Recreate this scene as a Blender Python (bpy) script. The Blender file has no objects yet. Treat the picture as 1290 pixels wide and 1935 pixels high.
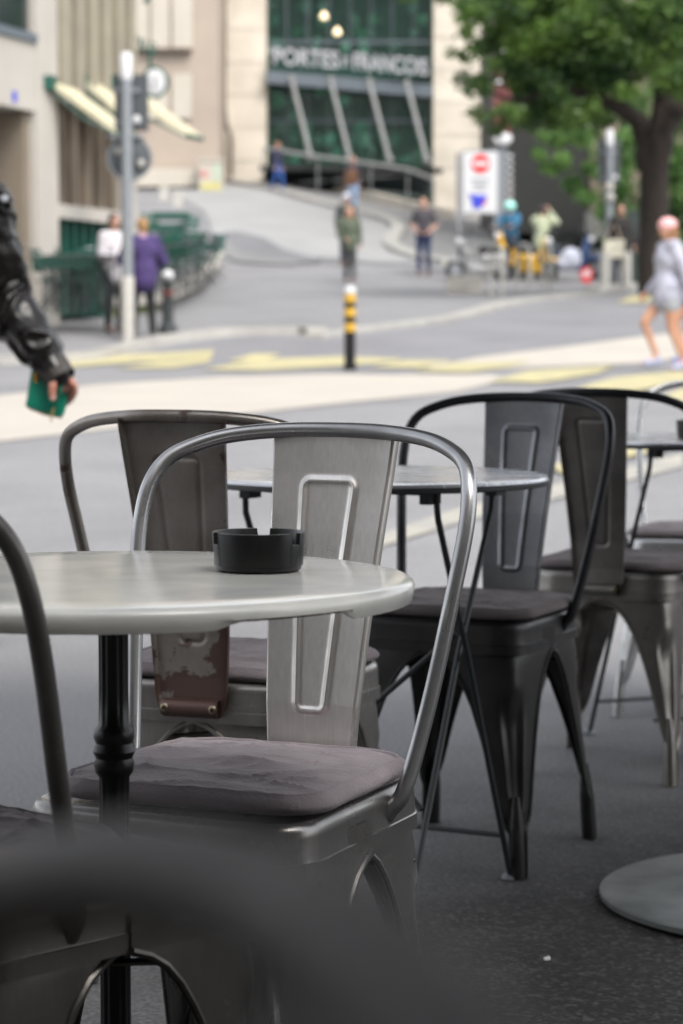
import bpy, bmesh, math, random
from mathutils import Vector, Matrix, noise
R = math.radians
random.seed(7)
scene = bpy.context.scene
C = scene.collection

# ------------------------------------------------------------------ camera
CAMZ = 0.955
TH = math.atan(327.5 / 4569.6)
F = 4569.6
cd = bpy.data.cameras.new('camera')
cam = bpy.data.objects.new('camera', cd)
C.objects.link(cam)
cam.location = (0, 0, CAMZ)
cam.rotation_euler = (R(90) - TH, 0, 0)
cd.sensor_fit = 'VERTICAL'; cd.sensor_height = 36; cd.sensor_width = 24
cd.lens = 85
cd.clip_start = 0.05; cd.clip_end = 3000
cd.dof.use_dof = True
cd.dof.focus_distance = 2.80
cd.dof.aperture_fstop = 7.6
scene.camera = cam

# ------------------------------------------------------------------ light
w = bpy.data.worlds.new('World'); scene.world = w
w.use_nodes = True
nt = w.node_tree
bg = nt.nodes['Background']
sky = nt.nodes.new('ShaderNodeTexSky')
sky.sky_type = 'NISHITA'; sky.sun_disc = False
SUN_EL, SUN_AZ = R(50), R(150)
sky.sun_elevation = SUN_EL; sky.sun_rotation = SUN_AZ
sky.air_density = 1.0; sky.dust_density = 3.0; sky.ozone_density = 1.0
hs = nt.nodes.new('ShaderNodeHueSaturation')
hs.inputs['Saturation'].default_value = 0.22
nt.links.new(sky.outputs[0], hs.inputs['Color'])
nt.links.new(hs.outputs[0], bg.inputs[0])
bg.inputs[1].default_value = 0.15
sd = bpy.data.lights.new('sun', 'SUN'); so = bpy.data.objects.new('sun', sd); C.objects.link(so)
sd.energy = .85; sd.angle = R(25); sd.color = (1, .96, .9)
so.rotation_euler = (R(90) - SUN_EL, 0, -SUN_AZ + math.pi)
scene.view_settings.view_transform = 'Standard'
scene.view_settings.look = 'None'
scene.view_settings.gamma = 1
scene.view_settings.exposure = 1.35

# ------------------------------------------------------------------ helpers
CT, ST = math.cos(TH), math.sin(TH)
def P(px, py, Y):
    X = (px - 645) / F; U = (967.5 - py) / F
    dy = CT + U * ST; dz = -ST + U * CT
    t = Y / dy
    return Vector((X * t, Y, CAMZ + dz * t))

KN = [(-30, 0), (9, 0), (26, .585), (30, .66), (33, 1.0), (45, 1.68), (52, 2.1), (55, 2.42), (62, 3.25), (70, 4.5), (80, 5.65), (91, 6.95), (120, 9.5), (1500, 60)]
def lerpk(Y):
    for (a, za), (b, zb) in zip(KN, KN[1:]):
        if Y <= b: return za + (zb - za) * (Y - a) / (b - a)
    return KN[-1][1]
def gz(x, Y):
    z = lerpk(Y)
    k = min(max((Y - 58) / 27, 0), 1)
    return z - k * 0.16 * min(max(x + 2.8, 0), 9)
def G(px, py, dz=0.0):
    """where the ray through that point of the picture meets the ground"""
    a, b = 1.0, 200.0
    Y = a
    while Y < b:
        p = P(px, py, Y)
        if p.z <= gz(p.x, Y) + dz: break
        Y += 0.25
    lo, hi = Y - 0.25, Y
    for _ in range(30):
        m = (lo + hi) / 2; p = P(px, py, m)
        if p.z <= gz(p.x, m) + dz: hi = m
        else: lo = m
    p = P(px, py, hi); p.z = gz(p.x, p.y)
    return p
def onG(x, Y): return Vector((x, Y, gz(x, Y)))

def nodes_of(m):
    m.use_nodes = True
    return m.node_tree.nodes, m.node_tree.links
def mat(name, col, rough=.6, metal=0., col2=None, nscale=8, detail=6, bump=0., bscale=60, stretch=None, rvar=0., spec=None, coat=0., trans=0., sheen=0., lo=.35, hi=.65):
    m = bpy.data.materials.new(name)
    N, L = nodes_of(m)
    b = N['Principled BSDF']
    b.inputs['Base Color'].default_value = (*col, 1)
    b.inputs['Roughness'].default_value = rough
    b.inputs['Metallic'].default_value = metal
    if spec is not None: b.inputs['Specular IOR Level'].default_value = spec
    if coat: b.inputs['Coat Weight'].default_value = coat; b.inputs['Coat Roughness'].default_value = .08
    if trans: b.inputs['Transmission Weight'].default_value = trans
    if sheen: b.inputs['Sheen Weight'].default_value = sheen
    tc = N.new('ShaderNodeTexCoord'); mp = N.new('ShaderNodeMapping')
    L.new(tc.outputs['Object'], mp.inputs[0])
    if stretch: mp.inputs['Scale'].default_value = stretch
    if col2 or rvar:
        n = N.new('ShaderNodeTexNoise'); n.inputs['Scale'].default_value = nscale; n.inputs['Detail'].default_value = detail
        L.new(mp.outputs[0], n.inputs[0])
        r = N.new('ShaderNodeMapRange'); r.inputs[1].default_value = lo; r.inputs[2].default_value = hi
        L.new(n.outputs[0], r.inputs[0])
        if col2:
            mx = N.new('ShaderNodeMix'); mx.data_type = 'RGBA'
            mx.inputs[6].default_value = (*col, 1); mx.inputs[7].default_value = (*col2, 1)
            L.new(r.outputs[0], mx.inputs[0]); L.new(mx.outputs[2], b.inputs['Base Color'])
        if rvar:
            rr = N.new('ShaderNodeMapRange'); rr.inputs[1].default_value = lo; rr.inputs[2].default_value = hi
            rr.inputs[3].default_value = rough; rr.inputs[4].default_value = rough + rvar
            L.new(n.outputs[0], rr.inputs[0]); L.new(rr.outputs[0], b.inputs['Roughness'])
    if bump:
        n2 = N.new('ShaderNodeTexNoise'); n2.inputs['Scale'].default_value = bscale; n2.inputs['Detail'].default_value = 4
        L.new(mp.outputs[0], n2.inputs[0])
        bp = N.new('ShaderNodeBump'); bp.inputs['Strength'].default_value = bump; bp.inputs['Distance'].default_value = .01
        L.new(n2.outputs[0], bp.inputs['Height']); L.new(bp.outputs[0], b.inputs['Normal'])
    return m

class MB:
    def __init__(s): s.v = []; s.f = []
    def add(s, vs, fs):
        o = len(s.v); s.v += [Vector(v) for v in vs]; s.f += [tuple(i + o for i in f) for f in fs]; return s
    def box(s, c, d, rot=None):
        c = Vector(c); h = Vector(d) / 2
        vs = []
        for x in (-1, 1):
            for y in (-1, 1):
                for z in (-1, 1):
                    p = Vector((x * h.x, y * h.y, z * h.z))
                    if rot is not None: p = rot @ p
                    vs.append(c + p)
        return s.add(vs, [(0, 1, 3, 2), (4, 6, 7, 5), (0, 4, 5, 1), (2, 3, 7, 6), (0, 2, 6, 4), (1, 5, 7, 3)])
    def tube(s, pts, r, n=10, cap=True, closed=False):
        pts = [Vector(p) for p in pts]; m = len(pts)
        rs = r if isinstance(r, (list, tuple)) else [r] * m
        up = None; rings = []
        for i, p in enumerate(pts):
            if closed: t = (pts[(i + 1) % m] - pts[i - 1])
            else: t = pts[min(i + 1, m - 1)] - pts[max(i - 1, 0)]
            t.normalize()
            if up is None:
                up = Vector((0, 0, 1)) if abs(t.z) < .9 else Vector((1, 0, 0))
            a = t.cross(up)
            if a.length < 1e-5: a = t.orthogonal()
            a.normalize(); b = a.cross(t); up = b
            rings.append([p + (a * math.cos(2 * math.pi * k / n) + b * math.sin(2 * math.pi * k / n)) * rs[i] for k in range(n)])
        vs = [v for q in rings for v in q]; fs = []
        mm = m if closed else m - 1
        for i in range(mm):
            j = (i + 1) % m
            for k in range(n):
                l = (k + 1) % n
                fs.append((i * n + k, i * n + l, j * n + l, j * n + k))
        if cap and not closed:
            fs.append(tuple(range(n))); fs.append(tuple((m - 1) * n + k for k in range(n))[::-1])
        return s.add(vs, fs)
    def lathe(s, prof, c=(0, 0, 0), n=32, cap=True):
        c = Vector(c); vs = []; fs = []
        for (r, z) in prof:
            for k in range(n):
                a = 2 * math.pi * k / n
                vs.append(c + Vector((r * math.cos(a), r * math.sin(a), z)))
        for i in range(len(prof) - 1):
            for k in range(n):
                l = (k + 1) % n
                fs.append((i * n + k, i * n + l, (i + 1) * n + l, (i + 1) * n + k))
        if cap:
            fs.append(tuple(range(n))[::-1]); fs.append(tuple((len(prof) - 1) * n + k for k in range(n)))
        return s.add(vs, fs)
    def ell(s, c, rad, n=16, rot=None):
        c = Vector(c); vs = []; fs = []; m = n // 2
        for i in range(1, m):
            ph = math.pi * i / m
            for k in range(n):
                a = 2 * math.pi * k / n
                p = Vector((rad[0] * math.sin(ph) * math.cos(a), rad[1] * math.sin(ph) * math.sin(a), rad[2] * math.cos(ph)))
                if rot is not None: p = rot @ p
                vs.append(c + p)
        t = Vector((0, 0, rad[2])); 
        if rot is not None: t = rot @ t
        vs.append(c + t); vs.append(c - t)
        a0 = len(vs) - 2
        for i in range(m - 2):
            for k in range(n):
                l = (k + 1) % n
                fs.append((i * n + k, (i + 1) * n + k, (i + 1) * n + l, i * n + l))
        for k in range(n):
            l = (k + 1) % n
            fs.append((a0, k, l)); fs.append((a0 + 1, (m - 2) * n + l, (m - 2) * n + k))
        return s.add(vs, fs)
    def prism(s, pts, ext):
        """polygon extruded by a vector"""
        n = len(pts); e = Vector(ext); pts = [Vector(p) for p in pts]
        fs = [tuple(range(n)), tuple(range(2 * n - 1, n - 1, -1))]
        for i in range(n):
            j = (i + 1) % n
            fs.append((i, i + n, j + n, j))
        return s.add(pts + [p + e for p in pts], fs)
    def mesh(s, name, m=None, smooth=True):
        me = bpy.data.meshes.new(name)
        me.from_pydata([tuple(v) for v in s.v], [], s.f)
        bm = bmesh.new(); bm.from_mesh(me); bmesh.ops.recalc_face_normals(bm, faces=bm.faces)
        if smooth:
            for f in bm.faces: f.smooth = True
            for e in bm.edges:
                if len(e.link_faces) == 2 and e.calc_face_angle(0) > R(38): e.smooth = False
        bm.to_mesh(me); bm.free()
        if m: me.materials.append(m)
        return me
    def build(s, name, m, parent=None, smooth=True, loc=None):
        me = s.mesh(name, m, smooth)
        o = bpy.data.objects.new(name, me); C.objects.link(o)
        if parent: o.parent = parent
        if loc is not None: o.location = loc
        return o

def tag(o, label=None, cat=None, group=None, kind=None):
    if label: o['label'] = label
    if cat: o['category'] = cat
    if group: o['group'] = group
    if kind: o['kind'] = kind
    return o
def thing(name, label, cat, loc=(0, 0, 0), rz=0, group=None):
    o = bpy.data.objects.new(name, None); C.objects.link(o)
    o.empty_display_size = .1
    o.location = loc; o.rotation_euler = (0, 0, rz)
    return tag(o, label, cat, group)
def struct(o): o['kind'] = 'structure'; return o
def copy_tree(o, parent=None):
    c = o.copy(); C.objects.link(c); c.parent = parent
    for ch in list(o.children): copy_tree(ch, c)
    return c
def rebase(root_loc, pts): return [Vector(p) - Vector(root_loc) for p in pts]

def catmull(pts, n=8, closed=False):
    pts = [Vector(p) for p in pts]; out = []
    m = len(pts)
    rng = range(m if closed else m - 1)
    for i in rng:
        if closed: p0, p1, p2, p3 = pts[i - 1], pts[i], pts[(i + 1) % m], pts[(i + 2) % m]
        else: p0, p1, p2, p3 = pts[max(i - 1, 0)], pts[i], pts[i + 1], pts[min(i + 2, m - 1)]
        for k in range(n):
            t = k / n
            out.append(.5 * ((2 * p1) + (-p0 + p2) * t + (2 * p0 - 5 * p1 + 4 * p2 - p3) * t * t + (-p0 + 3 * p1 - 3 * p2 + p3) * t ** 3))
    if not closed: out.append(pts[-1])
    return out

TMP = bpy.data.scenes.new('blob_workshop')
def blob(name, prims, voxel, m, parent, smooth=2, post=None):
    """overlapping tapered capsules and ellipsoids fused into one continuous skin"""
    bm = bmesh.new()
    for p in prims:
        if p[0] == 'c':
            _, a, ra, b, rb = p
            vs = []
            for c, r in ((a, ra), (b, rb)):
                rr = bmesh.ops.create_uvsphere(bm, u_segments=12, v_segments=8, radius=r, matrix=Matrix.Translation(c))
                vs += rr['verts']
            fs = list({f for v in vs for f in v.link_faces}); bmesh.ops.delete(bm, geom=fs, context='FACES_ONLY')
            es = list({e for v in vs for e in v.link_edges}); bmesh.ops.delete(bm, geom=es, context='EDGES_FACES') if es else None
            h = bmesh.ops.convex_hull(bm, input=[v for v in vs if v.is_valid])
            kill = list({g for g in h['geom_interior'] + h['geom_unused'] if isinstance(g, bmesh.types.BMVert) and g.is_valid})
            if kill: bmesh.ops.delete(bm, geom=kill, context='VERTS')
        else:
            _, c, rad = p[:3]
            M = Matrix.Translation(c)
            if len(p) > 3: M = M @ p[3].to_4x4()
            M = M @ Matrix.Diagonal((*rad, 1))
            bmesh.ops.create_uvsphere(bm, u_segments=20, v_segments=14, radius=1, matrix=M)
    me = bpy.data.meshes.new(name); bm.to_mesh(me); bm.free()
    o = bpy.data.objects.new(name, me); TMP.collection.objects.link(o)
    r = o.modifiers.new('r', 'REMESH'); r.mode = 'VOXEL'; r.voxel_size = voxel; r.use_smooth_shade = True
    if smooth:
        q = o.modifiers.new('s', 'SMOOTH'); q.iterations = smooth; q.factor = .5
    with bpy.context.temp_override(scene=TMP, view_layer=TMP.view_layers[0]):
        dg = bpy.context.evaluated_depsgraph_get()
    nm = bpy.data.meshes.new_from_object(o.evaluated_get(dg))
    TMP.collection.objects.unlink(o); C.objects.link(o)
    o.modifiers.clear(); o.data = nm; nm.name = name
    bpy.data.meshes.remove(me)
    if post:
        nn_ = [(v.co.copy(), v.normal.copy()) for v in nm.vertices]
        nm.vertices.foreach_set('co', [c for a, n_ in nn_ for c in post(a, n_)]); nm.update()
    for f in nm.polygons: f.use_smooth = True
    nm.materials.clear(); nm.materials.append(m)
    if parent: o.parent = parent
    return o

# ------------------------------------------------------------------ materials
def asphalt(name, c1, c2, grain=.5, gs=220):
    m = bpy.data.materials.new(name); N, L = nodes_of(m); b = N['Principled BSDF']
    tc = N.new('ShaderNodeTexCoord')
    n1 = N.new('ShaderNodeTexNoise'); n1.inputs['Scale'].default_value = .7; n1.inputs['Detail'].default_value = 8
    n2 = N.new('ShaderNodeTexNoise'); n2.inputs['Scale'].default_value = gs; n2.inputs['Detail'].default_value = 3
    vo = N.new('ShaderNodeTexVoronoi'); vo.inputs['Scale'].default_value = gs * .8
    for q in (n1, n2, vo): L.new(tc.outputs['Object'], q.inputs[0])
    mx = N.new('ShaderNodeMix'); mx.data_type = 'RGBA'; mx.inputs[6].default_value = (*c1, 1); mx.inputs[7].default_value = (*c2, 1)
    r = N.new('ShaderNodeMapRange'); r.inputs[1].default_value = .35; r.inputs[2].default_value = .65
    L.new(n1.outputs[0], r.inputs[0]); L.new(r.outputs[0], mx.inputs[0])
    r2 = N.new('ShaderNodeMapRange'); r2.inputs[1].default_value = .3; r2.inputs[2].default_value = .72
    r2.inputs[3].default_value = 1 - grain; r2.inputs[4].default_value = 1 + grain * 1.3
    L.new(n2.outputs[0], r2.inputs[0])
    sp = N.new('ShaderNodeMapRange'); sp.inputs[1].default_value = .12; sp.inputs[2].default_value = .05; sp.inputs[3].default_value = 0; sp.inputs[4].default_value = grain
    L.new(vo.outputs['Distance'], sp.inputs[0])
    ad = N.new('ShaderNodeMath'); ad.operation = 'ADD'; L.new(r2.outputs[0], ad.inputs[0]); L.new(sp.outputs[0], ad.inputs[1])
    ml = N.new('ShaderNodeVectorMath'); ml.operation = 'SCALE'
    L.new(mx.outputs[2], ml.inputs[0]); L.new(ad.outputs[0], ml.inputs['Scale'])
    L.new(ml.outputs[0], b.inputs['Base Color'])
    b.inputs['Roughness'].default_value = .82; b.inputs['Specular IOR Level'].default_value = .3
    bp = N.new('ShaderNodeBump'); bp.inputs['Strength'].default_value = .55; bp.inputs['Distance'].default_value = .004
    L.new(n2.outputs[0], bp.inputs['Height']); L.new(bp.outputs[0], b.inputs['Normal'])
    return m
M = {}
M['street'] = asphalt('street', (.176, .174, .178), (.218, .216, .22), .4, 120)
def near_shade_tone(m):
    # near shade painted into the asphalt: dark close by, fading unevenly to street grey
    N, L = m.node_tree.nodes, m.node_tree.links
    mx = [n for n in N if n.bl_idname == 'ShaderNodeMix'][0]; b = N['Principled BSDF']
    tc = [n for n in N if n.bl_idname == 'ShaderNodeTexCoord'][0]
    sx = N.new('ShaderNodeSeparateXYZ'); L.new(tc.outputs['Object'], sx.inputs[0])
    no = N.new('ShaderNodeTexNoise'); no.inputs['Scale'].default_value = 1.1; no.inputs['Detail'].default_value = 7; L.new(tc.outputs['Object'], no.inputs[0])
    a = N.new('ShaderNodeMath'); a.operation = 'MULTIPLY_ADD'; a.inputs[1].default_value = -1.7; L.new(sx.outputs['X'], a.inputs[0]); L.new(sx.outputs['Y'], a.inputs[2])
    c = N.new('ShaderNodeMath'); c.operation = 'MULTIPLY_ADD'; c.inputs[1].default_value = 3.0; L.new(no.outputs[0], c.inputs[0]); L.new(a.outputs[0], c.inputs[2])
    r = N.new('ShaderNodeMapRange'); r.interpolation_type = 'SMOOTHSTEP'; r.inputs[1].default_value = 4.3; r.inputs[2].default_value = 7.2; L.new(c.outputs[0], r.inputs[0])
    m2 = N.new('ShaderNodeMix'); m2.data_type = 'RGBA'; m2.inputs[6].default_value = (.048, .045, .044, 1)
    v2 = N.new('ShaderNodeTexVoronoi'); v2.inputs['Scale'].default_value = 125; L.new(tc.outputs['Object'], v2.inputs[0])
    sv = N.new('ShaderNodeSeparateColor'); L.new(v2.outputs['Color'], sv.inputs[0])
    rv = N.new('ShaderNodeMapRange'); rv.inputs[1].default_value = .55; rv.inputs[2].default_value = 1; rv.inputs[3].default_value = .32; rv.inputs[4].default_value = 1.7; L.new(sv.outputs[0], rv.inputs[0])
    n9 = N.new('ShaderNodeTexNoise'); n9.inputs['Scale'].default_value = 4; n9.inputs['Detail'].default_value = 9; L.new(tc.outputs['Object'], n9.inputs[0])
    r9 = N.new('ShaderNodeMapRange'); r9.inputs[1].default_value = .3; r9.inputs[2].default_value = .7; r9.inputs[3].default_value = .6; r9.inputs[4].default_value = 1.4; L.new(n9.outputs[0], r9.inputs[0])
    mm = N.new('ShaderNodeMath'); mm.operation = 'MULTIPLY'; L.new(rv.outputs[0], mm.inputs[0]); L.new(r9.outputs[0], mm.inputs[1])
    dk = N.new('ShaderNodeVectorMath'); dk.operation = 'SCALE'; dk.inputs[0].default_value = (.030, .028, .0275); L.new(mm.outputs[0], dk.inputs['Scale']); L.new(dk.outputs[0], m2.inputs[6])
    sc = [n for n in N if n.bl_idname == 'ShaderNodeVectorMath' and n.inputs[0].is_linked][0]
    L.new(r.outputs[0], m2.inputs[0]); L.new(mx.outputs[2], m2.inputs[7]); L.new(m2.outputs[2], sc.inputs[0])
near_shade_tone(M['street'])
M['terrace'] = asphalt('terrace_asphalt', (.040, .038, .038), (.062, .060, .060), .6, 260)
M['road'] = asphalt('road', (.165, .163, .171), (.20, .198, .207), .2, 60)
M['patch'] = asphalt('patch', (.135, .135, .142), (.16, .16, .168), .2, 60)
M['walk'] = asphalt('walk', (.17, .17, .168), (.21, .208, .205), .2, 60)
M['cream'] = mat('cream_paving', (.41, .375, .325), .8, col2=(.37, .34, .30), nscale=1.2, bump=.2)
M['yellow'] = mat('yellow_paint', (.45, .40, .20), .75, col2=(.34, .31, .20), nscale=5)
M['kerb'] = mat('kerb_stone', (.36, .35, .32), .8, col2=(.28, .27, .25), nscale=2, bump=.3)
M['stone'] = mat('stone', (.62, .56, .47), .85, col2=(.47, .42, .35), nscale=.8, bump=.2, bscale=20)
M['stone_pink'] = mat('stone_pink', (.36, .30, .245), .85, col2=(.32, .265, .22), nscale=.7, bump=.2, bscale=20)
M['stone_light'] = mat('stone_light', (.46, .42, .36), .85, col2=(.41, .375, .32), nscale=.7)
M['concrete'] = mat('concrete', (.42, .39, .35), .85, col2=(.37, .345, .31), nscale=.9, bump=.2)
M['brown_wall'] = mat('brown_wall', (.20, .165, .125), .85, col2=(.16, .13, .10), nscale=.8)
M['fin'] = mat('fin_metal', (.30, .27, .20), .6, col2=(.25, .225, .18), nscale=2)
M['bronze'] = mat('bronze_panel', (.12, .085, .06), .5, col2=(.07, .05, .04), nscale=1.5)
M['dark_grey'] = mat('dark_grey_cladding', (.030, .030, .027), .6, col2=(.024, .024, .022), nscale=.5)
M['black'] = mat('black', (.012, .012, .013), .5)
M['black_plastic'] = mat('black_plastic', (.006, .006, .006), .30, rvar=.12, nscale=40, bump=.03, bscale=300, spec=.32)
M['glass'] = mat('green_glass', (.014, .045, .038), .12, spec=.7, col2=(.03, .075, .06), nscale=.5)
_m = bpy.data.materials.new('shop_glass'); _N, _L = nodes_of(_m); _b = _N['Principled BSDF']
_b.inputs['Base Color'].default_value = (.01, .03, .025, 1); _b.inputs['Roughness'].default_value = .06
_t = _N.new('ShaderNodeBsdfTransparent'); _t.inputs[0].default_value = (.72, .92, .84, 1)
_x = _N.new('ShaderNodeMixShader'); _x.inputs[0].default_value = .22
_L.new(_t.outputs[0], _x.inputs[1]); _L.new(_b.outputs[0], _x.inputs[2]); _L.new(_x.outputs[0], _N['Material Output'].inputs[0])
M['shop_glass'] = _m
M['glass_grey'] = mat('grey_glass', (.02, .03, .03), .08, spec=.8)
M['frame_grey'] = mat('frame_grey', (.10, .12, .14), .45)
M['steel_sign'] = mat('sign_steel', (.36, .36, .38), .4, metal=.2)
M['strut'] = mat('strut_steel', (.20, .205, .20), .5, metal=.2)
M['galv'] = mat('galvanised', (.21, .225, .24), .5, metal=.15, col2=(.17, .185, .20), nscale=15)
M['sign_back'] = mat('sign_back', (.045, .052, .058), .5)
M['white'] = mat('white_paint', (.55, .55, .56), .5)
M['white_dirty'] = mat('white_dirty', (.42, .405, .37), .6, col2=(.34, .325, .295), nscale=12)
M['red'] = mat('red_paint', (.62, .01, .015), .45)
M['blue'] = mat('blue_paint', (.03, .05, .50), .45)
M['red_dark'] = mat('dark_red', (.11, .022, .02), .5)
M['green'] = mat('dark_green_paint', (.003, .065, .043), .4, rvar=.1, nscale=9)
M['green_glass2'] = mat('teal_glass', (.01, .04, .04), .2)
M['awning'] = mat('awning_cloth', (.50, .46, .31), .8, col2=(.42, .39, .29), nscale=3)
M['moss'] = mat('moss', (.10, .12, .04), .9, col2=(.16, .17, .09), nscale=3)
M['post_yellow'] = mat('bollard_yellow', (.50, .29, .02), .5)
M['iron'] = mat('dark_iron', (.03, .035, .035), .5)
M['bark'] = mat('bark', (.028, .020, .014), .95, col2=(.013, .010, .008), nscale=5, stretch=(3, 3, .6), bump=.8, bscale=14)
M['hoopsteel'] = mat('rack_steel', (.36, .35, .32), .4, metal=.5)
M['scooter_yellow'] = mat('scooter_yellow', (.75, .42, .01), .3, coat=.5)
M['scooter_white'] = mat('scooter_white', (.24, .24, .24), .3, coat=.5)
M['scooter_blue'] = mat('scooter_blue', (.02, .06, .18), .3, coat=.5)
M['rubber'] = mat('rubber', (.015, .015, .015), .8)
M['lamp'] = mat('lamp', (1, .8, .5), .5)
_b = M['lamp'].node_tree.nodes['Principled BSDF']; _b.inputs['Emission Color'].default_value = (1, .78, .5, 1); _b.inputs['Emission Strength'].default_value = .75

# ------------------------------------------------------------------ ground
def sheet(name, pts, m, lift=.004, th=0, label=None):
    """polygon laid on the terrain, cut where the terrain bends"""
    bm = bmesh.new()
    vs = [bm.verts.new((p.x, p.y, 0)) for p in pts]
    bm.faces.new(vs)
    ys = [p.y for p in pts]; xs = [p.x for p in pts]
    cuts = [k for k, _ in KN if min(ys) < k < max(ys)]
    if max(ys) > 46:
        cuts += [46 + i for i in range(60) if min(ys) < 46 + i < max(ys)]
    for k in sorted(set(cuts)):
        bmesh.ops.bisect_plane(bm, geom=bm.verts[:] + bm.edges[:] + bm.faces[:], plane_co=(0, k, 0), plane_no=(0, 1, 0))
    if max(ys) > 46:
        x = math.floor(min(xs)) + .2
        while x < max(xs):
            bmesh.ops.bisect_plane(bm, geom=bm.verts[:] + bm.edges[:] + bm.faces[:], plane_co=(x, 0, 0), plane_no=(1, 0, 0)); x += 1
        bmesh.ops.triangulate(bm, faces=bm.faces[:])
    for v in bm.verts: v.co.z = gz(v.co.x, v.co.y) + lift + .02 * min(max(v.co.y - 45, 0), 1)
    bmesh.ops.recalc_face_normals(bm, faces=bm.faces)
    for f in bm.faces:
        if f.normal.z < 0: f.normal_flip()
    if th:
        g = bmesh.ops.extrude_face_region(bm, geom=bm.faces[:])
        for e in g['geom']:
            if isinstance(e, bmesh.types.BMVert): e.co.z += th
        bmesh.ops.recalc_face_normals(bm, faces=bm.faces)
    me = bpy.data.meshes.new(name); bm.to_mesh(me); bm.free(); me.materials.append(m)
    o = bpy.data.objects.new(name, me); C.objects.link(o)
    return struct(o)
def gp(*l): return [G(x, y) for x, y in l]

def make_ground():
    ys = sorted(set([-30, -10, 0, 9] + [k for k, _ in KN if k > 0] + [46 + i for i in range(55)] + [110, 130, 200, 400, 800]))
    xs = [-600, -200, -60, -30, -15, -8, -5, -4] + [-2.8 + i for i in range(10)] + [8, 12, 20, 40, 100, 300, 700]
    xs = sorted(set(xs))
    vs = [(x, y, gz(x, y)) for y in ys for x in xs]
    n = len(xs); fs = [(j * n + i, j * n + i + 1, (j + 1) * n + i + 1, (j + 1) * n + i) for j in range(len(ys) - 1) for i in range(n - 1)]
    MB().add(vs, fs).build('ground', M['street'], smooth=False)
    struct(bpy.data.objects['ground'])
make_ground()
struct(MB().box((0, -.65, .0), (9, 2.9, .06)).build('cafe_step_slab', M['concrete'], smooth=False))
# roadway in the middle distance
sheet('roadway', gp((-400, 720), (0, 690), (170, 686), (330, 648), (470, 636), (600, 640), (860, 606), (1000, 575), (1150, 560), (1700, 545), (1700, 700), (1290, 735), (940, 722), (620, 700), (200, 728), (0, 744), (-400, 780)), M['road'], .003)
sheet('cream_paving_band', gp((-300, 775), (0, 748), (180, 728), (420, 713), (600, 708), (930, 710), (960, 718), (860, 742), (600, 768), (300, 802), (0, 836), (-300, 875)), M['cream'], .008)
sheet('cream_paving_band', gp((760, 690), (900, 676), (1100, 652), (1290, 630), (1700, 590), (1700, 640), (1290, 672), (1160, 690), (900, 700)), M['cream'], .0085)
for qi, q in enumerate((((130, 684), (240, 672), (405, 663), (400, 672), (250, 686), (130, 696)), ((220, 698), (300, 684), (402, 674), (392, 686), (330, 697)),
          ((382, 700), (470, 682), (640, 675), (760, 680), (690, 690), (500, 702)), ((430, 684), (480, 670), (530, 670), (500, 684)),
          ((700, 697), (760, 683), (850, 682), (790, 697)), ((780, 703), (860, 687), (1000, 683), (960, 696), (880, 706)),
          ((925, 724), (1000, 703), (1165, 692), (1130, 708), (1020, 726)), ((1085, 738), (1160, 716), (1300, 703), (1300, 722), (1200, 742)),
          ((1165, 574), (1190, 563), (1250, 561), (1235, 573)), ((1250, 752), (1290, 738), (1420, 725), (1420, 760), (1300, 775)),
          ((1040, 885), (1180, 850), (1420, 800), (1420, 822), (1190, 868), (1060, 900)))):
    sheet('zebra_stripe', gp(*q), M['yellow'], .0125 + .0007 * qi)
sheet('pale_road_line', gp((690, 1022), (860, 965), (1000, 930), (1290, 860), (1290, 885), (1010, 955), (870, 990), (720, 1036)), mat('line_paint', (.36, .34, .28), .8, col2=(.28, .27, .25), nscale=4), .009)
# kerbs : raised strips along the pavement edges
def kerb(pts, wpx=.16, h=.12, name='kerb', m=None):
    pts = catmull([G(x, y) for x, y in pts], 5)
    b = MB(); n = len(pts); rings = []
    for i, p in enumerate(pts):
        t = pts[min(i + 1, n - 1)] - pts[max(i - 1, 0)]; t.z = 0; t.normalize(); s = Vector((-t.y, t.x, 0)) * wpx / 2
        rings += [p - s + Vector((0, 0, -.1)), p - s + Vector((0, 0, h)), p + s + Vector((0, 0, h)), p + s + Vector((0, 0, -.1))]
    fs = []
    for i in range(n - 1):
        a = i * 4; c = a + 4
        fs += [(a, a + 1, c + 1, c), (a + 1, a + 2, c + 2, c + 1), (a + 2, a + 3, c + 3, c + 2)]
    fs += [(0, 1, 2, 3), (4 * n - 1, 4 * n - 2, 4 * n - 3, 4 * n - 4)]
    return struct(b.add(rings, fs).build(name, m or M['kerb'], smooth=False))
kerb(((-300, 705), (0, 688), (180, 678), (290, 652), (420, 634), (560, 630), (600, 633)), .3, .1)
kerb(((590, 640), (720, 622), (860, 602), (960, 575), (1080, 560), (1190, 556)), .32, .06)
kerb(((380, 336), (440, 346), (520, 362), (600, 384), (660, 400), (725, 415), (752, 432), (742, 452), (740, 468), (790, 490), (850, 500)), .4, .13)
kerb(((1120, 552), (1180, 545), (1290, 540), (1500, 535)), .3, .1)
sheet('side_pavement', gp((390, 330), (440, 340), (520, 355), (600, 376), (660, 394), (728, 410), (758, 428), (750, 452), (752, 466), (800, 486), (870, 494), (960, 478), (960, 430), (860, 408), (700, 385), (560, 345), (500, 325), (400, 318)), M['walk'], .02)
sheet('pale_uphill_roadway', gp((300, 347), (380, 343), (440, 352), (520, 370), (600, 392), (655, 406), (715, 422), (738, 438), (730, 455), (738, 478), (800, 500), (700, 499), (600, 488), (500, 492), (440, 480), (408, 462), (398, 430), (385, 400), (330, 372)), asphalt('pale_concrete', (.255, .255, .252), (.29, .29, .286), .15, 40), .012)
sheet('asphalt_patch', gp((420, 442), (450, 440), (500, 452), (540, 475), (610, 492), (600, 500), (480, 497), (440, 478)), M['patch'], .02)
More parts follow.
